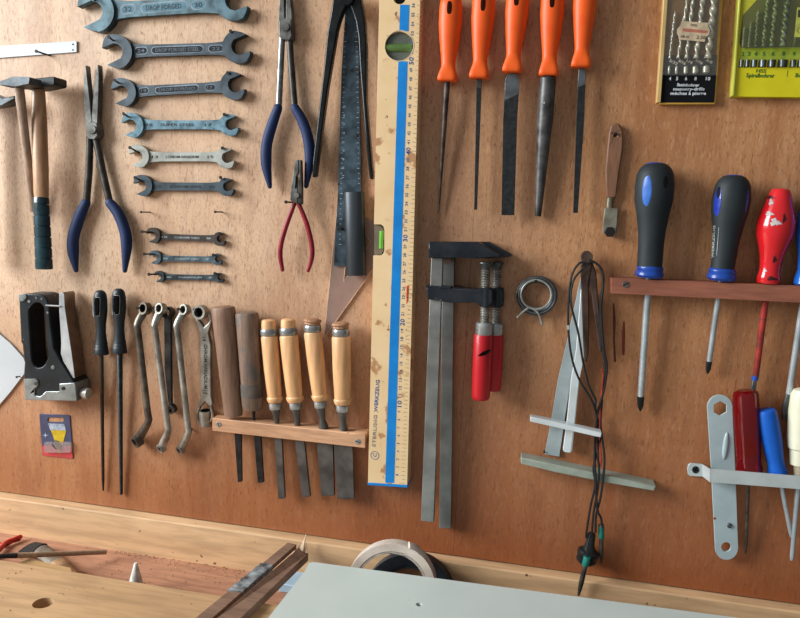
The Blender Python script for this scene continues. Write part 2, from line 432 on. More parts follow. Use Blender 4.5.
# tape rolls standing behind the board
def tape_roll(label, c, R, ri, core, d0, d1, mat, coremat, strip=None):
    t = thing('tape_roll', label, 'tape roll', P(*c, d1)); tilt = 0.012
    sl = lambda u, v: d1
    bm = BM(); ext(bm, circ(*c, R, 56), d1, d0, [circ(*c, ri, 48)[::-1]]); obj('tape_winding', bm, mat, t, 0.0012)
    bm = BM(); ext(bm, circ(*c, ri - 0.05, 48), d1 - 0.0006, d0 + 0.0006, [circ(*c, core, 48)[::-1]]); obj('core', bm, coremat, t, 0.0006)
    if strip:
        piped('tape_end', strip, 2.2, [d1 - 0.002, d1 - 0.005, d1 - 0.008], mat, t, 8, 2.6)
mMASK = M('masking_tape', (206, 194, 182), 0.7, 0, (178, 162, 150), 26, fleck=((120, 92, 82), 70, 0.72))
mMCORE = M('tape_core', (176, 164, 154), 0.8)
mBTAPE = M('dark_tape', (44, 52, 60), 0.4); mBCORE = M('dark_core', (60, 62, 64), 0.6)
CR = S(390, 588, 0.05)
tape_roll('pale masking tape roll standing up behind the white board', (390.5, 588.5), 45, 37, 34.5, 0.048, 0.0605, mMASK, mMCORE, [(409, 545), (416, 548), (424, 556)])
tape_roll('dark blue tape roll standing behind the masking tape roll', (408, 600.5), 46, 34, 31.5, 0.019, 0.032, mBTAPE, mBCORE)

# two dark laths across the well
mLATH = wood('dark_lath', (150, 118, 98), (114, 86, 70), 40, 'x', 0.6, 0.12)
zn, zf = ZS + 0.0006, ZB + 0.001
def lath(label, n0, n1, f0, f1, th, zlift):
    t = thing('wooden_lath', label, 'lath', PZ(*n0, zn)); bm = BM()
    a = [PZ(*n0, zn + zlift), PZ(*n1, zn + zlift)]; dpt = 0.012
    c = [P(*f0, 0.03), P(*f1, 0.03)]
    A0, A1 = a[0] + (a[0] - c[0]) * 0.5, a[1] + (a[1] - c[1]) * 0.5
    A0.z = a[0].z; A1.z = a[1].z; Z0 = None
    dn = V((0, 0, th)); loft(bm, [[l, r, r - dn, l - dn] for l, r in ((A0, A1), (a[0], a[1]), (c[0], c[1]))])
    obj('strip', bm, mLATH, t, 0.0006, flat=True)
    return t, a, c
t, a, c = lath('dark wooden lath with grey tape around it, lying across the tool well', (195, 618), (212.5, 618), (287.5, 542.5), (296.6, 544.3), 0.006, 0.006)
bm = BM()
def onl(s, e, lift): return a[e].lerp(c[e], s) + V((0, 0, lift))
pts = [onl(0.31, 0, 0.0008), onl(0.31, 1, 0.0008), onl(0.67, 1, 0.0008), onl(0.67, 0, 0.0008)]
sd = (pts[1] - pts[0]).normalized() * 0.0006
pts = [pts[0] - sd, pts[1] + sd, pts[2] + sd, pts[3] - sd]
N_ = 14; rows = []
for i in range(N_ + 1):
    f = i / N_; z = 0.0009 * math.sin(i * 2.3) + 0.0004
    l, r = pts[0].lerp(pts[3], f) + V((0, 0, z)), pts[1].lerp(pts[2], f) + V((0, 0, z * 0.6))
    rows.append([l - V((0, 0, 0.0085)), l, l.lerp(r, .5) + V((0, 0, .0004)), r, r - V((0, 0, 0.0085))])
loft(bm, rows)
obj('tape_wrap', bm, M('duct_tape', (156, 164, 168), 0.25, 0.0, (62, 66, 68), 75, spec=.8), t, angle=25)
t, a, c = lath('dark wooden lath with a splintered pale end, lying across the tool well', (217, 618), (241, 618), (299, 547.5), (308.5, 553.5), 0.010, 0.010)
bm = BM(); mSPL = M('splinter', (244, 214, 182), 0.7)
for (u0, v0), (u1, v1), r in (((302, 553), (306, 534), 2.2), ((300.5, 552), (304, 539), 2.0), ((303, 552), (305, 541), 1.5), ((299, 551), (300.5, 545), 1.4), ((304, 553), (307, 543), 0.9), ((298, 550), (299, 543), 0.8), ((306, 553), (307.5, 548), 1.1), ((296.5, 549), (291, 555), 0.7)):
    A, B = P(u0, v0, 0.031), P(u1, v1, 0.027); s = S(u0, v0, 0.03); cyl3(bm, A, B, r * s, 0.15 * s, 6)
obj('splinters', bm, mSPL, t)

# small things in the well
bz = ZT
bm = BM()
br = thing('paint_brush', 'old paint brush with dark bristles lying in the tool well', 'brush', PZ(45, 552, bz))
A, B, C_, D_ = PZ(27, 548, bz + .008), PZ(40, 550, bz + .009), PZ(58, 563, bz + .008), PZ(82, 585, bz + .008)
def flatbar(bm, A, B, wa, wb, ta, tb, n=12):
    t = (B - A).normalized(); s = t.cross(V((0, 0, 1))).normalized(); u = s.cross(t)
    loft(bm, [[c + s * w * math.cos(2 * PI * k / n) + u * h * math.sin(2 * PI * k / n) for k in range(n)] for c, w, h in ((A, wa, ta), (A.lerp(B, .5), (wa + wb) / 2, (ta + tb) / 2), (B, wb, tb))])
flatbar(bm, A, B, .017, .014, .004, .007); obj('bristles', bm, M('bristle', (52, 46, 42), 0.9, 0, (32, 28, 26), 300, bump=0.6), br)
bm = BM(); flatbar(bm, B, C_, .0120, .0105, .006, .0055); obj('ferrule', bm, M('brush_ferrule', (132, 122, 108), 0.6, 0.2, (90, 82, 74), 90), br)
bm = BM(); flatbar(bm, C_, D_, .011, .006, .006, .005); obj('brush_handle', bm, wood('brush_wood', (168, 130, 92), (140, 104, 70)), br)

bm = BM(); z1 = ZS - 0.012
q = [PZ(14, 565, z1), PZ(27, 558, z1), PZ(71, 567.5, z1), PZ(73, 574, z1)]
z0 = ZT + .0008; a = [bm.verts.new(p) for p in q]; b = [bm.verts.new((p.x, p.y, z0)) for p in q]
bm.faces.new(a); bm.faces.new(b[::-1])
for i in range(4): bm.faces.new((a[i], a[(i + 1) % 4], b[(i + 1) % 4], b[i]))
tag(obj('wood_block', bm, wood('block_pine', (196, 160, 112), (176, 138, 92), 20, 'x'), bev=0.001, flat=True), 'small pale wood block in the tool well under the round stick', 'block')
pc = thing('round_stick', 'thin grey brown round stick with a dark tip lying across the tool well', 'stick', PZ(60, 554, ZS))
A, B = PZ(17, 555.5, ZS - .004), PZ(106, 552, ZT + .012)
A = A + V((0, 0, .0)); bm = BM(); cyl3(bm, A, B, .0034, .0032, 14); obj('shaft', bm, wood('stick_wood', (204, 172, 142), (168, 136, 108), 60, 'x'), pc)
bm = BM(); cyl3(bm, A + (A - B).normalized() * .022, A, .0026, .0034, 12); obj('tip', bm, M('stick_tip', (56, 58, 60), 0.5), pc, label='dark tip')
cone = thing('nozzle', 'white plastic cone nozzle standing in the tool well behind the bench edge', 'nozzle', PZ(136, 586, ZT))
base = PZ(136, 592, ZT); up = V((0, 0, 1)); hgt = 0.0; k = 0
top = P(136.3, 563, -base.y); top.x = base.x
bm = BM(); loft(bm, [[base.lerp(top, t) + V((math.cos(2 * PI * j / 20), math.sin(2 * PI * j / 20), 0)) * r for j in range(20)] for t, r in ((0.001, .0140), (.06, .0140), (.07, .0108), (.97, .0022), (1, .0016))])
obj('cone', bm, M('white_plastic', (226, 222, 216), 0.4), cone)
rd = thing('wire_loop', 'red plastic coated wire lying in the corner of the tool well', 'wire', PZ(5, 540, ZT))
bm = BM(); pts = [PZ(*p, ZT + .006) for p in ((-12, 560), (-2, 551), (6, 543), (13, 540), (20, 537))]
tube3(bm, [V(p) for p in catmull([tuple(p) for p in pts], 5)], .0034, 10, round_end=True); obj('wire', bm, M('red_plastic', (190, 40, 34), 0.35), rd)
bm = BM(); pts = [PZ(*p, ZT + .0045) for p in ((-6, 541), (4, 545.5), (12, 541.5), (19, 539.5))]
tube3(bm, [V(p) for p in catmull([tuple(p) for p in pts], 5)], .0026, 10, round_end=True); obj('wire', bm, M('red_plastic2', (168, 34, 30), 0.35), rd)
# sawdust and chips in the well
bm = BM()
for i in range(520):
    u = random.triangular(-0.68, 0.0, -0.30); y = random.uniform(YS + .003, -DU - .001)
    if i < 160: y = -DU - abs(random.gauss(0, .006)) - .0005; u = random.uniform(-.38, -.10)
    if i > 470: u = random.uniform(-.66, -.27); zz_ = ZS; y = YS - abs(random.gauss(.01, .05)) - .002
    else: zz_ = ZT
    s = random.uniform(.0004, .0014); c = V((u, y, zz_ + s * .3)); a_ = random.random() * 3
    vs = [bm.verts.new(c + V((s * math.cos(a_ + k * 2.1), s * math.sin(a_ + k * 2.1), 0))) for k in range(3)] + [bm.verts.new(c + V((0, 0, s)))]
    for f in ((0, 1, 3), (1, 2, 3), (2, 0, 3)): bm.faces.new([vs[k] for k in f])
tag(obj('sawdust', bm, M('sawdust', (214, 170, 132), 0.9), flat=True), 'fine sawdust and wood chips scattered along the tool well', 'sawdust', kind='stuff')
# ------------------------------------------------------------------ tools hung at the window end of the board
mSTEEL = M('bright_steel', (176, 178, 178), 0.36, 0.75, (128, 128, 126), 80)
mGSTEEL = M('grey_steel', (128, 132, 134), 0.42, 0.7, (92, 94, 95), 90)
mDSTEEL = M('dark_steel', (88, 92, 96), 0.45, 0.65, (54, 56, 58), 80)
mBLACK = M('black_paint', (30, 32, 34), 0.38, 0.0, (22, 23, 25), 60)

# pale metal rule with two small holes
c1 = Z(0, 0, 200, 797)
slab('metal_rule', [(-14, 47), (76.5, 41), (76.5, 52), (-14, 58.8)], 0.0022, M('pale_aluminium', (186, 190, 194), 0.5, 0.1, (172, 176, 180), 40), None, bev=0.0003,
     holes=[circ(73, 44.3, 0.9, 10)[::-1], circ(73, 50, 0.9, 10)[::-1]])
tag(bpy.data.objects['metal_rule'], 'pale flat metal strip with two small end holes above the hammers', 'metal strip')
nail((49.5, 55.5), 0.024, 'thin nail holding up the pale metal strip above the hammers')

# hammers
mHAM = M('hammer_steel', (112, 120, 126), 0.42, 0.55, (76, 82, 88), 70)
mHAMD = M('hammer_dark', (64, 68, 72), 0.5, 0.4, (40, 42, 45), 70)
mHW = wood('hammer_handle', (206, 162, 122), (148, 108, 76), 60, 'z', 0.35, 0.1)
h1 = Z(0, 60, 70, 393); h2 = Z(0, 165, 70, 393)
def hammer(label, face, d1, d0, hm, foot, rads, wm, peen=None, sh=None):
    cx = sum(p[0] for p in face) / len(face); cy = sum(p[1] for p in face) / len(face)
    t = thing('hammer', label, 'hammer', P(cx, cy, d0), None)
    bm = BM(); ext(bm, face, d1, d0); obj('hammer_head', bm, hm, t, 0.0014)
    return t
dm = 0.036
t = hammer('heavy hammer with a dark head and teal ribbed grip, beside the long nose pliers', h1((120, 100), (200, 102), (300, 92), (306, 98), (306, 132), (300, 140), (205, 160), (120, 158)), 0.034, 0.010, mHAMD, None, None, None)
turned('handle', h1((214, 120))[0], h2((244, 560))[0], [(0, 6.2), (.08, 7), (.2, 8.0), (.45, 8.2), (.6, 7.8), (.63, 7.2), (.98, 7.4), (1, 6.8)], 0.024, mHW, t, 20, 0.7)
mTEAL = M('teal_rubber', (24, 56, 66), 0.28, 0, (14, 38, 46), 50, coat=.3)
prof = [(0, 7.4), (.01, 7.9)]
for k in range(6):
    f = .1 + k * .15; prof += [(f - .012, 8.2 + .12 * k), (f - .006, 7.5 + .12 * k), (f + .006, 7.5 + .12 * k), (f + .012, 8.3 + .12 * k)]
prof += [(.985, 9.0), (1, 8.4)]
turned('grip', h2((230, 180))[0], h2((248, 584))[0], prof, 0.024, mTEAL, t, 22, 0.75, label='teal ribbed grip')
t = hammer('light cross peen hammer with a bright head, in front of the heavy hammer', h1((-8, 128), (0, 118), (75, 92), (165, 95), (168, 100), (163, 135), (100, 148), (75, 150), (-4, 141)), 0.058, 0.037, mHAM, None, None, None)
turned('handle', h1((103, 118))[0], h2((190, 260))[0], [(0, 4.6), (.1, 5), (.3, 4.6), (1, 4.2)], (0.046, 0.010), wood('hammer_handle_grey', (186, 160, 140), (124, 98, 80), 60, rough=0.35), t, 16, 0.8)
t = hammer('small hammer whose bright head just shows under the light hammer', [(-34, 92), (-16, 90), (3, 98), (14, 95.5), (15, 99), (4, 105), (-16, 108), (-34, 106)], 0.030, 0.012, mHAM, None, None, None)
turned('handle', (-17, 92), (-12, 262), [(0, 6), (.1, 7), (1, 7.5)], 0.021, mHW, t, 16, 0.7)

# pliers --------------------------------------------------------------
mBLUEG = M('blue_grip', (18, 40, 84), 0.6, 0, (14, 33, 72), 60)
mREDG = M('red_grip', (140, 28, 44), 0.4, 0, (112, 20, 36), 60)
mPL = M('plier_steel', (140, 140, 136), 0.42, 0.6, (92, 90, 86), 70)
mPLD = M('plier_steel_dark', (92, 88, 84), 0.45, 0.6, (58, 54, 50), 70)
p1 = Z(65, 60, 70, 393); p2 = Z(65, 165, 70, 393)
t = thing('long_nose_pliers', 'long nose pliers with open straight jaws and blue grips, beside the hammers', 'pliers', P(91, 128, 0))
slab('jaw', p1((112, 32), (119, 28), (128, 120), (152, 345), (160, 362), (150, 420), (118, 425), (112, 350), (104, 230), (106, 100)), 0.013, mPL, t, 0.004, 0.0012)
slab('jaw', p1((181, 26), (188, 26), (191, 90), (188, 230), (182, 350), (183, 430), (150, 440), (140, 360), (150, 300), (160, 160), (171, 90)), 0.0125, mPL, t, 0.0035, 0.0012)
slab('joint', p1((118, 358), (150, 346), (180, 356), (184, 425), (168, 446), (130, 442), (116, 420)), 0.015, mPL, t, 0.002, 0.0012)
slab('pivot', circ(*p1((147, 390))[0], 4.4, 24), 0.0165, mPL, t, 0.010, 0.0008)
piped('arm', p1((140, 430)) + p2((136, 20), (120, 215)), 3.6, 0.0085, mPLD, t, 12, 0.9, 1)
piped('arm', p1((172, 430)) + p2((208, 20), (252, 215)), 3.6, 0.0085, mPLD, t, 12, 0.9, 1)
piped('grip', p2((117, 212), (78, 300), (48, 400), (46, 490), (62, 590)), [4.8, 5.6, 5.8, 5.6, 2.4], 0.009, mBLUEG, t, 14, 0.85, 6, True, label='dark blue dipped grip')
piped('grip', p2((252, 212), (300, 275), (335, 365), (346, 450), (336, 592)), [4.8, 5.6, 5.8, 5.6, 2.4], 0.009, mBLUEG, t, 14, 0.85, 6, True, label='dark blue dipped grip')

q1 = Z(250, 0, 80, 412); q2 = Z(250, 100, 80, 275)
t = thing('needle_nose_pliers', 'long needle nose pliers with blue grips, hanging above the small red pliers', 'pliers', P(285, 27, 0))
slab('jaw', q1((160, -60), (174, -60), (177, 95), (184, 110), (180, 190), (146, 182), (144, 95), (147, 20)), 0.014, mPL, t, 0.003, 0.0012)
slab('jaw', q1((186, -60), (200, -60), (214, 60), (216, 180), (202, 204), (178, 200), (178, 110), (182, 95)), 0.013, mPL, t, 0.003, 0.0012)
slab('joint', q1((146, 105), (180, 92), (214, 100), (216, 186), (204, 206), (160, 202), (146, 184)), 0.0152, mPL, t, 0.002, 0.0012)
slab('pivot', circ(*q1((180, 138))[0], 4.2, 24), 0.0166, mPL, t, 0.010, 0.0008)
piped('arm', q1((165, 195), (148, 545)), 3.3, 0.009, mSTEEL, t, 12, 0.9, 1)
piped('arm', q1((204, 195), (212, 330), (230, 548)), 3.4, 0.0085, mPLD, t, 12, 0.9, 2)
piped('grip', q2((96, 28), (76, 85), (58, 150), (56, 220), (68, 297)), [4.6, 5.4, 5.6, 5.4, 2.3], 0.010, mBLUEG, t, 14, 0.85, 6, True, label='dark blue dipped grip')
piped('grip', q2((155, 28), (180, 72), (199, 130), (206, 200), (193, 296)), [4.6, 5.4, 5.6, 5.4, 2.3], 0.010, mBLUEG, t, 14, 0.85, 6, True, label='dark blue dipped grip')

t = thing('small_pliers', 'small combination pliers with thin dark red grips under the blue handled pliers', 'pliers', P(298, 200, 0))
slab('jaw', q2((156, 206), (167, 205), (167, 250), (160, 258), (163, 300), (162, 358), (138, 345), (140, 300), (148, 252)), 0.019, mPL, t, 0.012, 0.0008)
slab('jaw', q2((169, 205), (175, 206), (178, 290), (178, 358), (163, 360), (163, 310), (168, 260)), 0.0186, mPLD, t, 0.012, 0.0008)
slab('pivot', circ(*q2((160, 328))[0], 2.6, 18), 0.0205, mPL, t, 0.014, 0.0005)
slab('jaw_notch', q2((157, 262), (162, 262), (160, 304), (154, 304)), 0.0192, mDARK, t, 0.018)
piped('grip', q2((152, 358), (126, 428), (108, 490), (104, 535), (112, 584)), [2.3, 2.5, 2.6, 2.5, 1.9], 0.015, mREDG, t, 12, 0.85, 6, True)
piped('grip', q2((168, 358), (193, 420), (211, 490), (213, 540), (200, 586)), [2.3, 2.5, 2.6, 2.5, 1.9], 0.015, mREDG, t, 12, 0.85, 6, True)
nail(q2((147, 352))[0], 0.023, 'dark nail through the crotch of the small red handled pliers')

# black carpenter's pincers ------------------------------------------
t1 = Z(300, 0, 90, 795); t2 = Z(300, 60, 90, 397)
mBLK = M('black_enamel', (26, 28, 30), 0.28, 0.25, (16, 17, 18), 60, fleck=((150, 150, 148), 150, 0.72))
t = thing('pincers', 'big black pincers with long spread legs around the ruled steel blade', 'pincers', P(349, 0, 0))
slab('leg', t1((300, -70), (420, -90), (425, 20), (385, 90), (355, 170), (330, 260), (305, 410)) + t2((122, 120), (78, 440), (70, 515), (53, 518), (56, 440), (103, 40)) + t1((240, 280), (270, 110)), 0.020, mBLK, t, 0.010, 0.0016)
slab('leg', t1((415, -90), (530, -70), (556, 90), (572, 200), (588, 420)) + t2((292, 180), (322, 515), (320, 527), (306, 525), (283, 300), (262, 20)) + t1((512, 330), (490, 190), (440, 50), (400, 0)), 0.0215, mBLK, t, 0.0115, 0.0016)
slab('pivot', circ(*t1((408, -20))[0], 7, 24), 0.026, mBLK, t, 0.012, 0.001)

# steel try square with a ruled blade ---------------------------------
r1 = Z(300, 190, 100, 412)
mBLADE = M('ruled_blade', (92, 112, 126), 0.42, 0.55, (56, 66, 74), 60, fleck=((40, 34, 32), 60, 0.66))
t = thing('try_square', 'ruled steel blade with a thick round edged stock at its foot, between the pincers legs', 'try square', P(353, 230, 0))
slab('blade', [(345.5, 6), (349, 3), (352, 3), (356, 7), (359, 60), (361.2, 195), (361.4, 266), (333.8, 266), (334.5, 250), (337.5, 200), (341.6, 70)], 0.0065, mBLADE, t, 0.0040, 0.0002)
pth = [(354, 192), (356.5, 275)]
bm = BM(); lathe(bm, r1((223, 8))[0], r1((233, 352))[0], [(0, 10.0), (.008, 10.3), (.992, 10.3), (1, 10.0)], 0.0125, 20, 0.62)
obj('stock', bm, M('stock_steel', (78, 84, 90), 0.38, 0.6, (40, 40, 42), 34, stretch=(1, 1, 0.05)), t, 0.0004)
bm = BM()
for k in range(46):
    f = k / 45; u, v = 344.5 - 5.6 * f, 16 + 228 * f
    L = 2.6 if k % 5 == 0 else 1.5
    ext(bm, [(u, v), (u + L, v + .05), (u + L, v + .55), (u, v + .5)], 0.0067, 0.0064)
    u2 = 357.2 + 3.4 * f
    if v < 185: ext(bm, [(u2 - L, v), (u2, v), (u2, v + .5), (u2 - L, v + .5)], 0.0067, 0.0064)
for k in range(9):
    v = 108 + k * 8.7; write(bm, str(k + 3), (345.4 - k * .15, v), (345.2 - k * .15, v - 2.4), 2.2, 0.0067)
obj('scale_marking', bm, M('scale_pale', (168, 182, 190), 0.5), t)
nail(r1((178, 160))[0], 0.016, 'dark nail beside the thick stock of the ruled steel blade', r=0.0014)

# clear plastic set square ---------------------------------------------
mCLR = clear('clear_plastic', (214, 186, 172), 0.34, 0.15)
t = thing('set_square', 'clear plastic set square half behind the spirit level, long point down', 'set square', P(335, 270, 0))
slab('plate', r1((160, 28), (388, 200), (105, 600), (101, 596)), 0.0028, mCLR, t, 0.0006, holes=[r1((180, 376), (292, 212), (197, 130))])
bm = BM(); w_ = 0.5
for a, b in (((105, 601), (330, 284)), ((180, 377), (197, 352)), ((180, 377), (190, 270)), ((292, 212), (262, 170)), ((292, 212), (262, 256)), ((101, 598), (157, 30)), ((160, 28), (190, 52))):
    (ua, va), (ub, vb) = r1(a, b); L = math.hypot(ub - ua, vb - va); nx, ny = -(vb - va) / L * w_ * .6, (ub - ua) / L * w_ * .6
    ext(bm, [(ua - nx, va - ny), (ub - nx, vb - ny), (ub + nx, vb + ny), (ua + nx, va + ny)], 0.0030, 0.0005)
obj('lit_edge', bm, M('lit_edge', (226, 190, 166), 0.3), t)  # light caught by the clear edges, painted as pale strips

# ------------------------------------------------------------------ double ended open wrenches
def jaw(c, r, ang, w, depth, upper=1.0, n=20):
    """C shaped open end; ang = direction of the opening, in degrees on the plan (clockwise from +u)"""
    loc = [(.52, w + .02), (.40, w + .22), (.27, .83), (.10, .975)]
    a0, a1 = math.radians(96), math.radians(264)
    loc += [(math.cos(a0 + (a1 - a0) * k / n), math.sin(a0 + (a1 - a0) * k / n)) for k in range(n + 1)]
    loc += [(.10, -.975), (.30, -.83), (.48, -(w + .22)), (.66, -(w + .02))]
    loc += [(-depth + .30 * w, -w), (-depth - .05, -w * .66), (-depth - .14, -w * .2), (-depth - .14, w * .2), (-depth - .05, w * .66), (-depth + .30 * w, w)]
    ca, sa = math.cos(math.radians(ang)), math.sin(math.radians(ang))
    return [(c[0] + r * (x * ca - y * sa), c[1] + r * (x * sa + y * ca)) for x, y in loc]
def wrench(label, L, R, yl, yr, mat, th, marks, ink=None, pl=155, pr=-22, hollow=True, wl=.46):
    (lx, ly, lr), (rx, ry, rr) = L, R
    t = thing('open_wrench', label, 'wrench', P((lx + rx) / 2, (ly + ry) / 2, 0), 'open ended wrenches in a column')
    slab('jaw_head', jaw((lx, ly), lr, pl, wl, .32), th, mat, t, 0.0012, 0.0008)
    slab('jaw_head', jaw((rx, ry), rr, pr, wl + .02, .30), th * 0.95, mat, t, 0.0012, 0.0008)
    x0, x1 = lx + lr * .72, rx - rr * .72
    h0, h1_ = (yl[1] - yl[0]) / 2, (yr[1] - yr[0]) / 2; c0, c1_ = (yl[0] + yl[1]) / 2, (yr[0] + yr[1]) / 2
    top, bot = [], []
    for k in range(11):
        f = k / 10; x = x0 + (x1 - x0) * f; cy = c0 + (c1_ - c0) * f
        h = (h0 + (h1_ - h0) * f) * (1 + 0.42 * max(0, 1 - f * 7) + 0.30 * max(0, 1 - (1 - f) * 7))
        top.append((x, cy - h)); bot.append((x, cy + h))
    sh = slab('shank', top + bot[::-1], th * 0.72, mat, t, 0.002, 0.0008)
    ink = ink or mDARK
    d = th * 0.72
    def cen(f): return x0 + (x1 - x0) * f, c0 + (c1_ - c0) * f, h0 + (h1_ - h0) * f
    sl = (c1_ - c0) / (x1 - x0)
    bm = BM(); bm2 = BM(); any2 = False; rim = []
    for f0, f1, txt, kind in marks:
        ua, va, h = cen(f0); ub, vb, _ = cen(f1)
        if kind in ('pad', 'both'):               # sunk looking pad with round ends
            hh = h * .50; n = 8; pts = []
            for k in range(n + 1):
                a = PI / 2 + PI * k / n; pts.append((ua + hh + hh * math.cos(a), va + hh * math.sin(a)))
            for k in range(n + 1):
                a = -PI / 2 + PI * k / n; pts.append((ub - hh + hh * math.cos(a), vb + hh * math.sin(a)))
            ext(bm, pts, d + 0.00012, d - 0.0005)
            mu, mv = (ua + ub) / 2, va; kx = 1 + hh * .5 / max(1, ub - ua); rim.append([(mu + (x - mu) * kx, mv + (y - mv) * 1.28) for x, y in pts])
        if txt:
            hh = h * .58; any2 = True; m = min(hh, (ub - ua) * .2)
            write(bm2, txt, (ua + m, va + hh * .5 + sl * m), (ub - m, vb + hh * .5 - sl * m), hh, d + 0.0002)
    if any(k in ('pad', 'both') for *_, k in marks):
        obj('pad_marking', bm, ink, sh)
        br_ = BM()
        for r_ in rim: ext(br_, r_, d + 0.00006, d - 0.0005)
        obj('pad_border_marking', br_, M('pad_border', (118, 130, 140), .45, .25), sh)
    else: bm.free()
    if any2: obj('lettering', bm2, (mLT if any(k == 'both' for *_, k in marks) else mLTS if lr < 9 else mLTD), sh)
    else: bm2.free()
    return t
mLT = M('raised_letters', (88, 96, 104), 0.5, 0.2)
mLTS = M('worn_letters', (168, 176, 180), 0.45, 0.2)
mLTD = M('stamped_letters', (40, 46, 50), 0.6, 0.2)
mW1 = M('wrench_blue', (106, 136, 148), 0.5, 0.35, (70, 94, 104), 70, fleck=((46, 62, 70), 90, 0.66))
mW2 = M('wrench_slate', (82, 94, 104), 0.46, 0.4, (60, 70, 78), 60)
mW3 = M('wrench_grey', (90, 102, 112), 0.46, 0.4, (66, 76, 84), 60)
mW4 = M('wrench_teal', (128, 164, 180), 0.46, 0.35, (84, 116, 132), 110, fleck=((36, 52, 62), 110, 0.66))
mW5 = M('wrench_silver', (196, 198, 190), 0.42, 0.35, (176, 178, 170), 60)
mW6 = M('wrench_bluegrey', (84, 98, 108), 0.46, 0.45, (64, 74, 82), 60)
mW7 = M('wrench_brown', (88, 80, 76), 0.5, 0.45, (64, 58, 55), 80)
mW8 = M('wrench_pale', (106, 126, 138), 0.42, 0.5, (72, 86, 94), 100)
mW9 = M('wrench_small', (82, 96, 102), 0.42, 0.5, (58, 66, 70), 100)
mPAD = M('pad_dark', (44, 48, 54), 0.7, 0.1, spec=.1); mPADB = M('pad_blue', (82, 118, 134), 0.6, 0.2, (60, 90, 104), 90)
W = [
 ('largest open wrench, worn blue grey, topmost in the column', (92, 11.5, 22), (234, 0.5, 20), (2.2, 18.4), (-4.0, 11.2), mW1, .0125, [(.12, .24, '32', 'pad'), (.30, .70, 'DROP FORGED', 'pad'), (.75, .87, '30', 'pad')], mPADB),
 ('dark slate open wrench, second down, with long sunken pad', (114, 52, 18), (239, 46.4, 17), (45.0, 57.2), (42.5, 54.0), mW2, .0115, [(.08, .20, '24', 'both'), (.25, .76, 'DROP FORGED STEEL', 'both'), (.82, .96, '22', 'both')], mPAD),
 ('medium grey open wrench, third down the column', (121.0, 92.7, 14.9), (234.6, 84.9, 14.8), (86.2, 96.6), (81.6, 91.6), mW3, .0105, [(.08, .18, '19', 'both'), (.26, .72, 'DROP FORGED', 'both'), (.80, .90, '17', 'both')], mPAD),
 ('mottled blue open wrench just above the silver one', (130.2, 125.6, 13.1), (230.6, 124.4, 11.5), (120.2, 129.2), (120.4, 129.2), mW4, .0095, [(.06, .18, '16', 'plain'), (.22, .70, 'SUPER STEEL', 'plain'), (.76, .9, '17', 'plain')], None),
 ('bright silver open wrench in the middle of the column', (136.8, 156.6, 12), (226.8, 157.6, 11), (152.2, 161.4), (152.4, 161.2), mW5, .009, [(.06, .20, '13', 'plain'), (.24, .76, '( CHROM-VANADIUM', 'plain'), (.82, .95, '15', 'plain')], None),
 ('blue grey open wrench under the silver one', (140.9, 186, 11.2), (227.2, 186.6, 9.4), (182.2, 190.4), (182.8, 190.6), mW6, .0085, [(.06, .2, '12', 'plain'), (.26, .76, '(CHROM VAN)', 'plain'), (.82, .94, '10', 'plain')], None),
 ('brown black small open wrench, third from the foot of the column', (151.8, 235.8, 8.2), (220, 238.8, 7.2), (233.6, 239.8), (235.6, 241.6), mW7, .007, [(.04, .2, '10', 'plain'), (.26, .76, 'CHROM VAN', 'plain'), (.82, .96, '9', 'plain')], None),
 ('pale blue grey small open wrench, second from the foot of the column', (153.8, 257.7, 7.2), (217.6, 259.2, 6.0), (255.6, 261.2), (256.6, 262.0), mW8, .0065, [(.04, .2, '8', 'plain'), (.26, .76, 'CHROM VAN', 'plain'), (.82, .96, '7', 'plain')], None),
 ('smallest open wrench, dark grey, at the foot of the column', (158.2, 277, 6.0), (219.8, 277.8, 5.2), (274.2, 279.6), (275.2, 280.4), mW9, .006, [(.04, .2, '6', 'plain'), (.26, .76, 'VANADIUM', 'plain'), (.82, .96, '7', 'plain')], None)]
NL = [(101, 6.5), (118.5, 45.5), (124, 87.5), (133, 120.5), (139, 153.5), (144, 182.8), (154, 232.8), (156, 254.4), (160.5, 274.2)]
NR = [(226, -8), (232.5, 37), (229.5, 78), (226, 119), (224, 152), (222, 181), (220.5, 234.3), (214.5, 255.2), (216, 273.6)]
WN = ['largest blue grey', 'dark slate', 'medium grey', 'mottled blue', 'bright silver', 'blue grey middle', 'brown black', 'pale blue grey small', 'smallest dark grey']
for i, (lab, L, R_, yl, yr, mt, th, mk, ink) in enumerate(W):
    wrench(lab, L, R_, yl, yr, mt, th, mk, ink)
    nail(NL[i], 0.020 if i < 6 else .027, f'dark nail holding the big end of the {WN[i]} wrench', dz=.0055 if i < 6 else .002, group='nails holding the wrenches')
    if i: nail(NR[i], 0.012 - i * .0004, f'dark nail holding the small end of the {WN[i]} wrench', dz=.004 if i < 6 else .001, dx=.003, group='nails holding the wrenches')
nail((150, 212.2), 0.020, 'bare nail under the blue grey wrench, on the side of the blue handled pliers', 0.0008)
nail((222, 212), 0.018, 'bare nail under the blue grey wrench, below its small end', 0.0009)
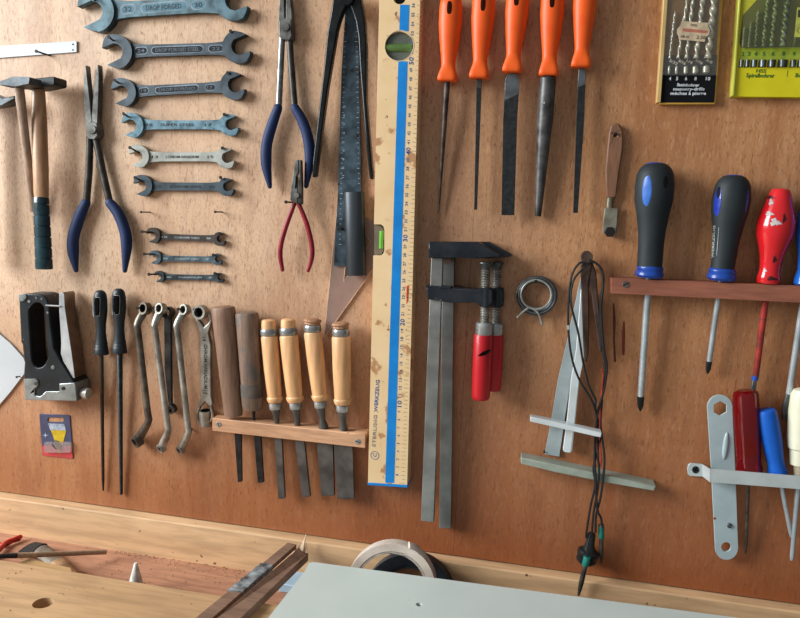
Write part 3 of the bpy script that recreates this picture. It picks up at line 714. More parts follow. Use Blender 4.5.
# ------------------------------------------------------------------ staple gun
s1 = Z(10, 285, 90, 795); s2 = Z(10, 340, 90, 795)
mSTB = M('stapler_black', (32, 37, 42), 0.36, 0.1, (24, 28, 32), 50, fleck=((130, 136, 138), 120, 0.74))
mCHR = M('chrome', (244, 246, 248), 0.22, 0.35, (224, 228, 230), 40)
mPLATE = M('plate_steel', (186, 194, 194), 0.32, 0.6, (160, 168, 170), 50)
t = thing('staple_gun', 'black hand staple gun with a chrome lever, hanging nose down above the small card', 'staple gun', P(55, 345, 0))
body = s1((76, 100), (90, 84), (150, 76), (260, 80), (300, 96), (326, 130), (345, 190), (352, 300), (385, 560)) + s2((404, 105), (440, 175), (552, 352), (574, 385), (580, 530), (135, 520), (124, 345), (124, 250), (132, 210), (120, 150), (106, 30)) + s1((96, 500), (84, 260))
hole = s1((165, 235), (178, 195), (205, 168), (240, 156), (272, 166), (296, 195), (308, 260), (328, 560)) + s2((340, 120), (328, 170), (305, 215), (275, 242), (245, 248), (215, 230), (195, 190), (186, 130)) + s1((180, 500), (170, 330))
slab('body', body, 0.030, mSTB, t, -0.0003, 0.0016, [hole[::-1]])
slab('cap', s1((72, 84), (140, 78), (147, 108), (128, 138), (104, 148), (76, 144)), 0.0312, mPLATE, t, 0.018, 0.0008)
slab('nose_plate', s2((118, 345), (226, 343), (246, 362), (248, 392), (236, 420), (216, 432), (217, 492), (262, 500), (282, 486), (312, 455), (430, 455), (436, 438), (432, 386), (566, 378), (578, 392), (590, 542), (130, 530)), 0.0318, mPLATE, t, 0.002, 0.0009)
lever = s1((432, 90), (440, 70), (462, 64), (478, 78), (484, 200), (506, 350), (540, 570)) + s2((556, 200), (572, 338), (548, 334), (522, 275), (470, 190), (448, 120), (452, 40)) + s1((450, 470), (434, 230))
lv = slab('lever', lever, 0.0265, M('lever_reflect_tint', (196, 178, 164), 0.22, 0.92, (176, 158, 144), 40), t, 0.004, 0.0010, label='chrome squeeze lever')  # brown reflection of the wall tinted into the chrome colour
slab('lever_lit_face', lever, 0.0275, mCHR, lv, 0.0266, 0.0004, label='lever face painted as lit')  # lit front painted in as a brighter copy of the lever
bm = BM()
A, B = P(*s1((315, 180))[0], 0.031), P(*s1((446, 186))[0], 0.0285); cyl3(bm, A, B, 0.0011, 0.0011, 10); obj('wire_latch', bm, mCHR, t)
for q, r in ((s2((378, 243))[0], 2.0), (s2((225, 385))[0], 1.7), (s2((468, 428))[0], 1.9), (s1((168, 146))[0], 1.5), (s1((232, 118))[0], 1.0), (s1((278, 124))[0], 1.2), (s1((330, 245))[0], 1.1)):
    slab('rivet', circ(*q, r, 16), 0.0325 if q[1] > 370 else 0.0306, mSTEEL if q[1] < 370 else mDSTEEL, t, 0.02, 0.0003)
bm = BM(); c = P(*s2((628, 466))[0], 0.020); x = V((1, 0, 0))
for a0, a1, r in ((-0.004, .004, .0052), (.004, .0045, .0072), (.0045, .0115, .0074)): cyl3(bm, c + x * a0, c + x * a1, r, r, 24)
obj('knob', bm, M('knob_grey', (190, 188, 182), 0.35, 0.2, (160, 156, 150), 40), t)
nail(s1((240, 172))[0], 0.022, 'nail holding the black staple gun by its handle slot')

# folded white paper at the edge
slab('paper', [(-22, 313), (0, 334.5), (10, 343), (23.3, 357.5), (25, 362), (24.2, 374), (10, 392.5), (0, 404.2), (-22, 428)], 0.003, M('paper_white', (188, 192, 196), 0.8, 0, (176, 180, 184), 8), None, -0.0003, 0.0003)
tag(bpy.data.objects['paper'], 'white paper corner pinned beside the staple gun', 'paper')
nail((21, 375.8), 0.008, 'small nail pinning the white paper below its corner', 0.0008)

# small blister card -------------------------------------------------
k = Z(30, 405, 55, 566)
t = thing('blister_card', 'small blue and red card with a yellow triangle under the staple gun', 'card', P(56, 436, 0))
slab('card', k((95, 100), (104, 92), (398, 104), (408, 112), (442, 540), (434, 552), (136, 522), (128, 512)), 0.0012, M('card_navy', (70, 72, 100), 0.45, 0, (58, 60, 86), 30), t, -0.0003, 0.0002, [k(*rrect(180, 128, 346, 174, 20))[::-1]])
slab('red_band', k((118, 420), (425, 425), (441, 540), (433, 551), (137, 521), (129, 511)), 0.0014, M('card_red', (186, 66, 66), 0.45, 0, (172, 60, 64), 30), t, 0.0011)
slab('yellow_triangle', k((214, 258), (372, 264), (308, 515)), 0.0016, M('card_yellow', (206, 172, 36), 0.45), t, 0.0013)
slab('white_band', k((185, 190), (352, 196), (370, 262), (208, 256)), 0.0016, M('card_pale', (170, 178, 190), 0.5, 0, (120, 128, 150), 260), t, 0.0013)
bm = BM(); c0 = k((158, 312))[0]
pts = []
for i in range(16):
    r = (3.2 if i % 4 == 0 else 1.6 if i % 4 == 2 else .8); a = PI / 8 * i; pts.append((c0[0] + r * math.sin(a), c0[1] - r * math.cos(a)))
ext(bm, pts, 0.0016, 0.0013); obj('star_print', bm, M('card_star', (190, 204, 222), 0.5), t)
slab('blister', k(*rrect(140, 385, 420, 492, 18)), 0.0050, clear('blister_clear', (236, 226, 226), 0.16, 0.08), t, 0.0016, 0.0012)
bm = BM()
for cu, cv, r in ((262, 402, 3.6), (278, 420, 3.4)):
    c = P(*k((cu, cv))[0], 0.0038); ring3(bm, c, V((.25, -1, .2)), r * S(56, 440), (r - .8) * S(56, 440), 0.0005, 22)
obj('ring', bm, mSTEEL, t)

# rasps with black handles --------------------------------------------
mRH = M('rasp_handle', (32, 40, 46), 0.42, 0, (25, 32, 37), 60)
a1 = Z(80, 280, 160, 800)
def rasp(label, top, bot, tip, r0, r1, slot, mat, toothed):
    t = thing('rasp', label, 'rasp', P(*top, 0), 'rasps with black handles')
    turned('handle', top, bot, [(0, 2.6), (.02, 4.6), (.06, 6.2), (.14, 7.0), (.3, 7.1), (.4, 6.4), (.52, 5.2), (.64, 4.9), (.78, 5.7), (.84, 6.6), (.845, 6.1), (.88, 7.0), (.885, 6.5), (.92, 7.4), (.925, 6.9), (.97, 7.7), (1, 7.4)], 0.0135, mRH, t, 22, 0.8)
    hp = [(0, 2.6), (.02, 4.6), (.06, 6.2), (.14, 7.0), (.3, 7.1), (.4, 6.4), (.52, 5.2)]
    fn = lathe_face(top, bot, hp, 0.0135, 0.8); u0, v0, u1, v1 = slot; cc = ((u0 + u1) / 2, (v0 + v1) / 2)
    patch('slot_rim', cc, (u1 - u0) / 2 + .7, (v1 - v0) / 2 + 1.1, 0.03, fn, M('slot_rim', (156, 160, 160), 0.5), t, lift=.0004, sq=6, n=32)
    patch('hang_slot', cc, (u1 - u0) / 2 - .1, (v1 - v0) / 2, 0.03, fn, mDARK, t, lift=.0009, sq=6, n=32, label='black hanging slot')
    if toothed:
        prof = [(0, r0)]
        for i in range(70):
            f = i / 70; r = r0 + (r1 - r0) * f; prof += [(f + .002, r), (f + .008, r * 1.16), (f + .010, r * .92)]
        prof.append((1, r1 * .7))
    else: prof = [(0, r0), (.9, r0 * .45 + r1 * .55), (1, r1 * .8)]
    turned('blade', bot, tip, prof, (0.0125, 0.004), mat, t, 12)
    return t
rasp('round rasp with a black handle, thin smooth brown blade, next to the staple gun', (100.2, 290.3), (101.4, 354.2), (103.2, 490.5), 2.0, 1.1, (93.4, 297.6, 99.8, 315.8), M('rasp_brown', (86, 74, 66), 0.5, 0.5), False)
rasp('toothed round rasp with a black handle, thicker dark blade, beside the ring spanners', (118.8, 288.6), (119.8, 352.8), (121.3, 494.5), 2.6, 1.5, (112.4, 295.6, 119.6, 314.4), M('rasp_dark', (70, 78, 84), 0.45, 0.6, (44, 50, 54), 200), True)

# ring spanners ------------------------------------------------------
g1 = Z(125, 295, 100, 800); g2 = Z(125, 385, 100, 800)
mRS = M('ring_spanner_steel', (206, 202, 192), 0.34, 0.6, (156, 150, 140), 60)
mRSB = M('ring_spanner_worn', (142, 132, 120), 0.4, 0.7, (96, 86, 78), 50)
mRSD = M('ring_spanner_dark', (84, 84, 84), 0.42, 0.65, (54, 54, 54), 60)
def ring_spanner(label, top, neck, foot, bot, r, R1, R2, mat, d=0.012, ax1=(-.34, -.92, .14), ax2=(-.46, -.80, -.38)):
    t = thing('ring_spanner', label, 'spanner', P(*neck, 0), 'cranked ring spanners')
    # shank with cranked necks
    l0 = math.hypot(neck[0] - top[0], neck[1] - top[1]); l1 = math.hypot(foot[0] - bot[0], foot[1] - bot[1]); k0, k1 = R1 * .86 / l0, R2 * .86 / l1
    n0 = (top[0] + (neck[0] - top[0]) * k0, top[1] + (neck[1] - top[1]) * k0); n1 = (bot[0] + (foot[0] - bot[0]) * k1, bot[1] + (foot[1] - bot[1]) * k1)
    piped('shank', [n0, (neck[0], neck[1]), (neck[0] + (foot[0] - neck[0]) * .12, neck[1] + (foot[1] - neck[1]) * .12), (neck[0] + (foot[0] - neck[0]) * .88, neck[1] + (foot[1] - neck[1]) * .88), foot, n1],
          [r * 1.25, r * 1.05, r, r, r * 1.05, r * 1.35], [d - .001, d + .007, d + .007, d + .007, d + .007, d], mat, t, 12, 0.8, 4)
    for c, R, ax in ((top, R1, ax1), (bot, R2, ax2)):
        s = S(*c, d); bm = BM(); ring3(bm, P(*c, d), V(ax), R * s, R * .70 * s, R * .55 * s, 28, 12); o = obj('ring_end', bm, mat, t)
        bm = BM(); a = V(ax).normalized(); cyl3(bm, P(*c, d) - a * R * .52 * s, P(*c, d) - a * R * .25 * s, R * .68 * s, R * .68 * s, 20); obj('socket', bm, mDARK, o)
    return t
ring_spanner('thickest cranked ring spanner, worn brown, next to the toothed rasp', g1((162, 108))[0], g1((98, 238))[0], g2((188, 285))[0], g2((100, 446))[0], 3.6, 6.2, 6.4, mRSB)
ring_spanner('cranked ring spanner with a dark spanner hanging right behind it', g1((288, 108))[0], g1((236, 240))[0], g2((345, 365))[0], g2((292, 503))[0], 3.3, 5.6, 4.8, mRS, 0.018)
ring_spanner('cranked ring spanner beside the straight faced ring spanner with sunk lettering', g1((480, 117))[0], g1((414, 240))[0], g2((508, 380))[0], g2((446, 515))[0], 3.3, 5.4, 4.7, mRS)
t = thing('ring_spanner', 'dark ring spanner mostly hidden behind a bright cranked one', 'spanner', P(168, 350, 0), 'cranked ring spanners')
slab('shank', g1((312, 180), (366, 180), (368, 618)) + g2((372, 200), (350, 200)) + g1((316, 618)), 0.0085, mRSD, t, 0.004, 0.0008)
bm = BM(); s = S(168, 312); ring3(bm, P(*g1((345, 140))[0], 0.008), V((-.1, -1, .1)), 6 * s, 3.6 * s, 0.004, 24, 12); obj('ring_end', bm, mRSD, t)
bm = BM(); ring3(bm, P(*g2((372, 190))[0], 0.007), V((-.1, -1, -.1)), 5 * s, 3 * s, 0.0035, 24, 12); obj('ring_end', bm, mRSD, t)
# the one seen face on
t = thing('ring_spanner', 'bright ring spanner seen face on with lettering along its shank, beside the old chisels', 'spanner', P(205, 355, 0), 'cranked ring spanners')
slab('shank', g1((566, 190), (600, 215), (628, 262), (668, 222), (690, 190), (690, 215), (664, 300), (684, 400), (684, 618)) + g2((686, 90), (700, 150), (684, 176), (640, 132), (596, 180), (580, 160), (606, 100)) + g1((602, 618), (602, 380), (600, 300), (578, 240)), 0.014, mRS, t, 0.007, 0.0009)
c = P(*g1((605, 137))[0], 0.013); s = S(200, 312)
bm = BM(); ring3(bm, c, V((-.08, -1, .05)), 7.0 * s, 4.9 * s, 0.0055, 28, 12); obj('ring_end', bm, mRS, t)
bm = BM(); cyl3(bm, c + V((0, .006, 0)), c + V((0, .001, 0)), 5 * s, 5 * s, 20); obj('socket', bm, mDARK, t)
piped('neck', g1((690, 200), (676, 150)), [1.6, 2.2], 0.010, mRS, t, 10, 1, 1)
piped('loop', g2((600, 172), (580, 220), (582, 270), (600, 300)), [1.6, 1.5, 1.4, 1.2], 0.012, mRS, t, 10, 1, 4)
piped('loop', g2((690, 172), (700, 220), (698, 258), (686, 290)), [1.6, 1.5, 1.4, 1.2], 0.012, mRS, t, 10, 1, 4)
A, B = P(*g2((642, 205))[0], 0.010), P(*g2((646, 322))[0], 0.008); bm = BM()
cyl3(bm, A, B, 6.1 * s, 5.8 * s, 24); o = obj('ring_end', bm, mRS, t)
bm = BM(); cyl3(bm, A + (A - B) * .02, A - (A - B) * .1, 4.6 * s, 4.6 * s, 20); obj('socket', bm, mDARK, o)
bm = BM(); write(bm, 'CHROM-VANADIUM', g1((630, 395))[0], g2((632, 30))[0], 3.6, 0.0143); 
write(bm, '14', g1((618, 335))[0], g1((620, 370))[0], 4.2, 0.0143); write(bm, '15', g2((626, 42))[0], g2((626, 72))[0], 4.2, 0.0143)
obj('lettering', bm, M('ring_letters', (44, 44, 42), 0.6), t)
for c_, lab in ((g1((160, 92))[0], 'thickest cranked ring spanner'), (g1((288, 92))[0], 'cranked ring spanner with a dark one behind'), (g1((480, 100))[0], 'cranked ring spanner nearest the face on one'), (g1((608, 104))[0], 'face on ring spanner')):
    nail(c_, 0.017, f'dark nail in the top ring of the {lab}', group='nails holding the spanners')
t = nail((192, 428.8), 0.016, 'bare dark nail below the spanners and beside the chisel rail', 0.0010)

# ------------------------------------------------------------------ chisel rail and chisels
ch = Z(200, 300, 160, 800); b = Z(200, 390, 175, 800)
mRAIL = wood('beech_rail', (206, 158, 122), (186, 136, 100), 30, 'x', 0.6, 0.1, dots=((140, 60, 36), 90, 0.76))
t = thing('chisel_rail', 'pale wooden rail with six chisels standing in it', 'rail', P(290, 432, 0))
slab('bar', b((56, 128), (700, 199), (706, 196), (757, 203), (755, 267), (56, 187)), 0.024, mRAIL, t, 0, 0.0008)
screw(b((84, 158))[0], 2.5, 0.024, 'bright screw at the spanner end of the pale chisel rail', rot=1.2)
screw(b((720, 237))[0], 2.6, 0.024, 'bright screw at the level end of the pale chisel rail', rot=0.4)
mOLD = wood('old_handle', (160, 124, 100), (110, 80, 62), 50, 'z', 0.6, 0.35, stain=((70, 58, 52), 30, 0.6))
mOLD2 = wood('old_handle_dark', (160, 126, 106), (98, 76, 62), 50, 'z', 0.6, 0.35, stain=((70, 72, 72), 24, 0.52))
mBEECH = wood('beech_handle', (232, 182, 134), (218, 164, 112), 34, 'z', 0.38, 0.06)
mBEECHW = wood('beech_worn', (186, 140, 104), (150, 104, 74), 60, 'z', 0.7, 0.3)
mCB = M('chisel_blade', (122, 116, 112), 0.42, 0.4, (94, 88, 85), 40, fleck=((96, 44, 34), 40, 0.7))
mHOOP = M('hoop_steel', (212, 214, 214), 0.3, 0.6, (176, 176, 174), 40)
mFILEB = M('chisel_thin', (66, 68, 70), 0.45, 0.6, (46, 46, 48), 60)
def old_chisel(label, a, z, prof, blade, tang, mat, band=None):
    t = thing('chisel', label, 'chisel', P(*a, 0), 'chisels in the pale rail')
    turned('handle', a, z, prof, 0.019, mat, t, 20, 0.7)
    if tang: piped('tang', tang, 1.6, 0.014, mFILEB, t, 8, 1, 1)
    slab('blade', blade, 0.0165, mFILEB, t, 0.0125, 0.0004)
    if band: turned('burnt_band', *band, 0.019, M('burnt_band', (98, 86, 78), 0.7, 0, (58, 56, 56), 40), t, 20, 0.72)
    return t
old_chisel('old chisel with a thick plain brown wooden handle, beside the face on spanner', ch((115, 30))[0], ch((168, 578))[0], [(0, 8), (.012, 11.4), (.03, 12.4), (.1, 12.3), (.5, 11), (.97, 9.8), (1, 9.2)], b((156, 195), (186, 195), (190, 420), (172, 422)), None, mOLD)
old_chisel('old chisel with a battered wooden handle and a dark burnt band', ch((233, 60))[0], ch((264, 548))[0], [(0, 9), (.012, 11.4), (.03, 12.0), (.2, 11.6), (.6, 11), (.74, 10.6), (.8, 11.2), (.95, 11.0), (1, 9.4)], b((246, 205), (276, 205), (290, 423), (264, 425)), ch((268, 545), (270, 620)), mOLD2, (ch((256, 418))[0], ch((260, 486))[0], [(0, 10.9), (.1, 11.3), (.9, 11.3), (1, 11.0)]))
def chisel(label, capA, hoopA, hoopB, bead, fer0, fer1, neck, blade, worn, wtop):
    t = thing('chisel', label, 'chisel', P(*capA, 0), 'chisels in the pale rail')
    d = 0.019
    if worn: turned('struck_end', capA, hoopA, [(0, 5.2), (.2, 8.6), (.4, 9.4), (.6, 7.8), (.85, 8.4), (1, 7.2)], d, mBEECHW, t, 18, 0.85, label='frayed struck wooden end')
    else: turned('struck_end', capA, hoopA, [(0, 5.6), (.1, 7.0), (.4, 7.4), (1, 7.5)], d, mBEECH, t, 20, 0.85)
    turned('hoop', hoopA, hoopB, [(0, 8.0), (.12, 8.7), (.5, 8.9), (.88, 8.8), (1, 8.2)], d, mHOOP, t, 24, 0.85)
    turned('handle', hoopB, bead, [(0, 7.6), (.01, wtop - .6), (.03, wtop), (.5, wtop - .2), (.9, wtop - 1.2), (.955, wtop - 1.4), (.96, wtop - .9), (.985, wtop - .3), (1.02, wtop - .9), (1.05, wtop - 2.0)], d, mBEECH, t, 22, 0.85)
    turned('ferrule', fer0, fer1, [(0, 6.2), (.1, 6.4), (.9, 6.2), (1, 5.6)], d, mHOOP, t, 22, 0.85)
    turned('neck', fer1, neck[0], neck[1], (d, 0.0165), mCB, t, 14, 0.75)
    slab('blade', blade, 0.0175, mCB, t, 0.0125, 0.0007)
    return t
nk = lambda w: [(0, 5.0), (.2, 4.2), (.6, 3.0), (1, w)]
chisel('narrow chisel with a clean beech handle, nearest the old chisels', ch((343, 98))[0], ch((344, 143))[0], ch((346, 177))[0], ch((374, 496))[0], ch((375, 515))[0], ch((378, 547))[0], (b((352, 150))[0], nk(2.8)), b((338, 200), (371, 200), (387, 497), (358, 499)), False, 8.6)
chisel('medium narrow chisel with a clean beech handle, second of the turned beech handles', ch((441, 95))[0], ch((441, 138))[0], ch((443, 174))[0], ch((475, 494))[0], ch((476, 512))[0], ch((480, 545))[0], (b((446, 160))[0], nk(3.2)), b((431, 210), (473, 210), (503, 489), (466, 491)), False, 9.4)
chisel('broad chisel with a frayed handle end, third of the turned beech handles', ch((564, 92))[0], ch((562, 124))[0], ch((563, 158))[0], ch((600, 486))[0], ch((600, 506))[0], ch((603, 538))[0], (b((565, 172))[0], nk(5.4)), b((532, 220), (606, 225), (614, 485), (555, 485)), True, 9.0)
chisel('broad chisel with a mushroomed handle end, right beside the spirit level', ch((702, 110))[0], ch((704, 144))[0], ch((705, 180))[0], ch((712, 506))[0], ch((712, 526))[0], ch((711, 558))[0], (b((656, 180))[0], nk(4.8)), b((610, 230), (696, 236), (704, 498), (628, 500)), True, 9.4)
# ------------------------------------------------------------------ spirit level
mLV = M('level_cream', (222, 192, 150), 0.42, 0, (212, 180, 136), 20, fleck=[((172, 126, 88), 34, 0.615), ((132, 84, 54), 120, 0.69)])
mLVS = M('level_side', (150, 116, 70), 0.5, 0, (120, 98, 60), 40)
mLB = M('level_blue', (12, 124, 198), 0.4, 0, (10, 112, 184), 40, fleck=((150, 180, 196), 130, 0.76))
mINK = M('level_ink', (92, 116, 150), 0.5); mINKB = M('level_ink_bold', (26, 84, 160), 0.5)
DL = 0.0225
def le(v): return 379.3 + (367.9 - 379.3) * v / 483          # window side edge of the face
def re(v): return 420.3 + (407.2 - 420.3) * v / 485
t = thing('spirit_level', 'long cream spirit level with a blue stripe and printed scale, standing upright on the board', 'spirit level', P(388, 484, 0))
notch = [(le(255.6), 255.6), (381, 255.6), (383.4, 253.4), (384.4, 250), (384.4, 230), (383.4, 226.4), (381, 224.4), (le(224.4), 224.4)]
face = [(le(-70), -70), (re(-70), -70), (re(485), 485), (le(482.5), 482.5)] + notch
body = slab('body', face, DL, mLV, t, -0.0003, 0.0007, [circ(399.2, 46, 14.6, 40)[::-1], circ(399.5, -2, 6.2, 28)[::-1]])
slab('end_cap', [(le(482) - .2, 482.6), (re(484.6) + .2, 485.2), (re(487) + .3, 487.8), (le(484) - .3, 485.2)], DL + .0004, mLB, t, 0, 0.0005, label='blue end cap')
bm = BM()
def st(v): return (400.2 - 15 * v / 483, 409.6 - 15.4 * v / 483)
for v0, v1 in ((-70, -8.5), (4.6, 31.0), (61.2, 482.6)):
    ext(bm, [(st(v0)[0], v0), (st(v0)[1], v0 + .2), (st(v1)[1], v1 + .3), (st(v1)[0], v1)], DL + 0.00018, DL - 0.001)
obj('stripe', bm, mLB, t, label='blue stripe')
# vials
vi = obj('vial_block', (lambda bm: (ext(bm, circ(399.2, 46, 14.5, 40), DL - 0.004, 0.006), bm)[1])(BM()), M('vial_grey', (92, 96, 88), 0.25, 0.0, (74, 78, 70), 40, coat=0.3), t)
bm = BM(); A, B = P(385.6, 48.3, DL - .0058), P(412.8, 48.3, DL - .0058); cyl3(bm, A, B, 4.6 * S(399, 46, DL), 4.6 * S(399, 46, DL), 20); obj('vial', bm, M('vial_green', (84, 110, 54), 0.3, 0, (68, 94, 46), 60, coat=.4), vi)
bm = BM(); ring3(bm, P(399.2, 46, DL - .0005), V((0, -1, 0)), 15.2 * S(399, 46, DL), 14.4 * S(399, 46, DL), .0008, 40); obj('bezel', bm, M('level_bezel', (226, 204, 164), 0.4), t)
slab('hole_lining', circ(399.5, -2, 6.1, 28), DL - .012, M('level_hole', (30, 36, 48), 0.5), t, 0.004)
ed = slab('edge_vial_block', [(le(240) + .5, 254.8), (381, 254.8), (383.6, 250), (383.6, 230), (381, 225.2), (le(240) + .5, 225.2)], DL - 0.005, M('vial_frame', (118, 106, 86), 0.3, 0, (100, 90, 74), 40, coat=.5), t, 0.004)
bm = BM(); A, B = P(381.2, 248.5, DL - .005), P(381.9, 231, DL - .005); cyl3(bm, A, B, 2.3 * S(381, 240, DL), 2.3 * S(381, 240, DL), 16); obj('vial', bm, M('vial_bright', (116, 190, 70), 0.15, 0, (96, 170, 56), 60, coat=1), ed)
# printed scale: tens at 10 -> 403.7 and 40 -> 151
bm, bb, bt = BM(), BM(), BM()
d = DL + 0.0002
A10, A40 = P(399.3, 403.7, d), P(408.0, 151, d); per = (A40 - A10) / 30
rt = per.normalized(); up = V((0, -1, 0)).cross(rt).normalized(); sc = S(403, 280, d)
out = -up                                                   # towards the scale edge
for n in range(1, 66):
    big = n % 10 == 0; h = (4.4 if big else 2.7) * sc; w = h * (1.55 if n > 9 else .6) * (1.0 if big else .95)
    c = A10 + per * (n - 10)
    text_into(bb if big else bm, str(n), c - rt * (w / 2) - up * (h / 2) , rt, up, h, w)
for k in range(0, 130):
    L = (4.4 if k % 2 == 0 else 3.0) * sc; f = k / 2
    c = A10 + per * (f - 10)
    e_ = c + out * (8.6 - 0.0) * sc * 0.98; w = .0003
    vs = [bt.verts.new(p) for p in (e_ - rt * w, e_ - out * L - rt * w, e_ - out * L + rt * w, e_ + rt * w)]; bt.faces.new(vs)
obj('scale_marking', bm, mINK, t); obj('tens_lettering', bb, mINKB, t); obj('tick_marking', bt, M('tick_grey', (176, 156, 122), 0.6), t)
bm = BM(); write(bm, 'WERKZEUG', (377.2, 412), (379.5, 380), 3.6, d); obj('lettering', bm, mINKB, t)
bm = BM(); write(bm, 'STERLING', (375.2, 447), (377, 415), 3.4, d); obj('worn_lettering', bm, M('level_worn', (140, 134, 128), 0.6), t, label='worn faded lettering')
bm = BM(); c = P(374.8, 455.4, d); ring3(bm, c, V((0, -1, 0)), 4.6 * sc, 4.0 * sc, .00006, 28)
write(bm, 'C', (376.4, 457.2), (376.6, 453.4), 3.6, d); obj('logo', bm, mINK, t)
slab('price_sticker', [(406.6, 286), (409.0, 285), (408.2, 301), (406.4, 304)], d, M('red_sticker', (200, 70, 40), 0.5), t, DL - .001, label='small red sticker scrap')

# ------------------------------------------------------------------ files with orange handles
mOR = M('orange_handle', (228, 92, 26), 0.45, 0, (218, 80, 20), 30)
mORD = M('slot_dark', (44, 14, 8), 0.8, spec=.05)
f1 = Z(420, 0, 200, 800); f2 = Z(420, 120, 220, 800)
mFD = M('file_dark', (58, 60, 62), 0.5, 0.5, (44, 45, 47), 200); mFL = M('file_bare', (136, 142, 146), 0.4, 0.7)
mFB = M('file_brown', (112, 98, 90), 0.5, 0.4, (66, 54, 50), 90); mFR = M('file_round', (118, 116, 116), 0.42, 0.45, (70, 68, 68), 60, fleck=((170, 172, 172), 140, 0.7))
def file_tool(label, top, bot, parts, slot):
    t = thing('file', label, 'file', P(*bot, 0), 'files with orange handles')
    d = 0.0155
    def sq(th, tt):
        k = min(1, max(0, (tt - .80) / .12)); e = 1 / max(abs(math.cos(th)), abs(math.sin(th))); return 1 + k * (min(e, 1.3) - 1) * .9
    bm = BM(); lathe(bm, top, bot, [(0, 6), (.015, 8.8), (.05, 10.6), (.12, 11.5), (.32, 11.6), (.5, 10.2), (.68, 8.2), (.78, 7.2), (.83, 7.4), (.92, 9.2), (.965, 9.9), (.99, 9.4), (1, 7.6)], d, 28, 0.8, sq, off=PI / 4 * 0)
    obj('handle', bm, mOR, t, angle=50)
    fn = lathe_face(top, bot, [(0, 6), (.015, 8.8), (.05, 10.6), (.12, 11.5), (.32, 11.6), (1, 9)], d, 0.8)
    c_, w_, h_ = slot; patch('hang_slot', (c_[0] + .6, c_[1] - h_ / 2), w_, h_ / 2 + w_, 0.05, fn, mORD, t, lift=.0003, sq=3, label='dark hanging slot')
    for fn in parts: fn(t)
    return t
def rnd(a, b_, prof, d0, d1, mat, name='blade'): return lambda t: turned(name, a, b_, prof, (d0, d1), mat, t, 12)
def flt(pts, mat, d=0.0155, th=.003, name='blade'): return lambda t: slab(name, pts, d, mat, t, d - th, 0.0003)
def slot(c, w, h): return (c, w * 1.15, h)
file_tool('thin round brown file with an orange handle, next to the spirit level', (451.5, -4), f1((110, 328))[0], [rnd(f1((109, 322))[0], f2((67, 338))[0], [(0, 3.0), (.15, 2.9), (.9, 1.2), (1, .7)], .0155, .006, mFB)], slot(f1((115, 48))[0], 2.4, 9))
file_tool('narrow square file with an orange handle, second from the level', (484.5, -10), f1((236, 316))[0], [flt(f1((226, 308), (247, 308)) + f2((207, 326), (197, 326)), mFD), flt(f1((226, 308), (247, 308), (245, 352), (226, 352)), M('file_mid', (96, 94, 92), .45, .6), .0156, .001, 'bare_tang')], slot(f1((250, 36))[0], 2.4, 11))
file_tool('broad flat file with an orange handle and a bare shoulder', (519, -16), f1((368, 292))[0], [flt(f1((340, 320), (352, 296), (386, 296), (398, 320)) + f2((353, 0), (343, 346), (296, 346), (302, 0)), mFD), flt(f1((340, 320), (352, 294), (386, 294), (398, 320), (396, 376), (339, 402)), mFL, .0158, .001, 'bare_shoulder')], slot(f1((383, 14))[0], 2.4, 8))
file_tool('thick round tapering file with an orange handle', (553.5, -16), f1((514, 306))[0], [rnd(f1((513, 302))[0], f2((429, 350))[0], [(0, 5), (.02, 8.0), (.3, 8.0), (.8, 4.6), (1, 3.2)], .0155, .008, mFR)], slot(f1((526, 22))[0], 2.4, 9))
file_tool('narrow flat file with an orange handle, above the glass cutter', (586.5, -22), f1((643, 272))[0], [flt(f1((634, 290), (637, 268), (655, 268), (663, 290)) + f2((597, 0), (574, 338), (557, 338), (565, 100), (568, 0)), mFD), flt(f1((634, 290), (637, 266), (655, 266), (663, 290), (660, 338), (630, 352)), mFL, .0158, .001, 'bare_shoulder')], slot(f1((655, -10))[0], 2.4, 6))

# glass cutter ------------------------------------------------------
t = thing('glass_cutter', 'small glass cutter with a flat brown wooden handle', 'glass cutter', P(613, 150, 0))
slab('handle', f2((711, 9), (726, 14), (736, 32), (740, 70), (738, 110), (725, 190), (712, 284), (678, 284), (673, 190), (680, 110), (686, 50), (695, 18)), 0.0085, wood('cutter_wood', (136, 92, 66), (110, 72, 50), 50), t, 0.001, 0.0016, [circ(*f2((711, 55))[0], 1.7, 14)[::-1]])
turned('ferrule', f2((692, 282))[0], f2((689, 318))[0], [(0, 3.6), (1, 3.5)], 0.005, M('cutter_ferrule', (160, 150, 128), .4, .6), t, 16, .8)
slab('head', f2((672, 320), (720, 320), (717, 375), (714, 412), (690, 424), (664, 410), (666, 370)), 0.0075, M('cutter_head', (176, 170, 152), 0.45, 0.3, (142, 136, 120), 60), t, 0.002, 0.0006)
slab('wheel', circ(*f2((690, 407))[0], 5.6, 6), 0.010, M('cutter_wheel', (52, 48, 46), 0.5, 0.4), t, 0.006, 0.0006)
nail(f2((711, 55))[0], 0.010, 'tiny nail through the glass cutter handle', 0.0009)

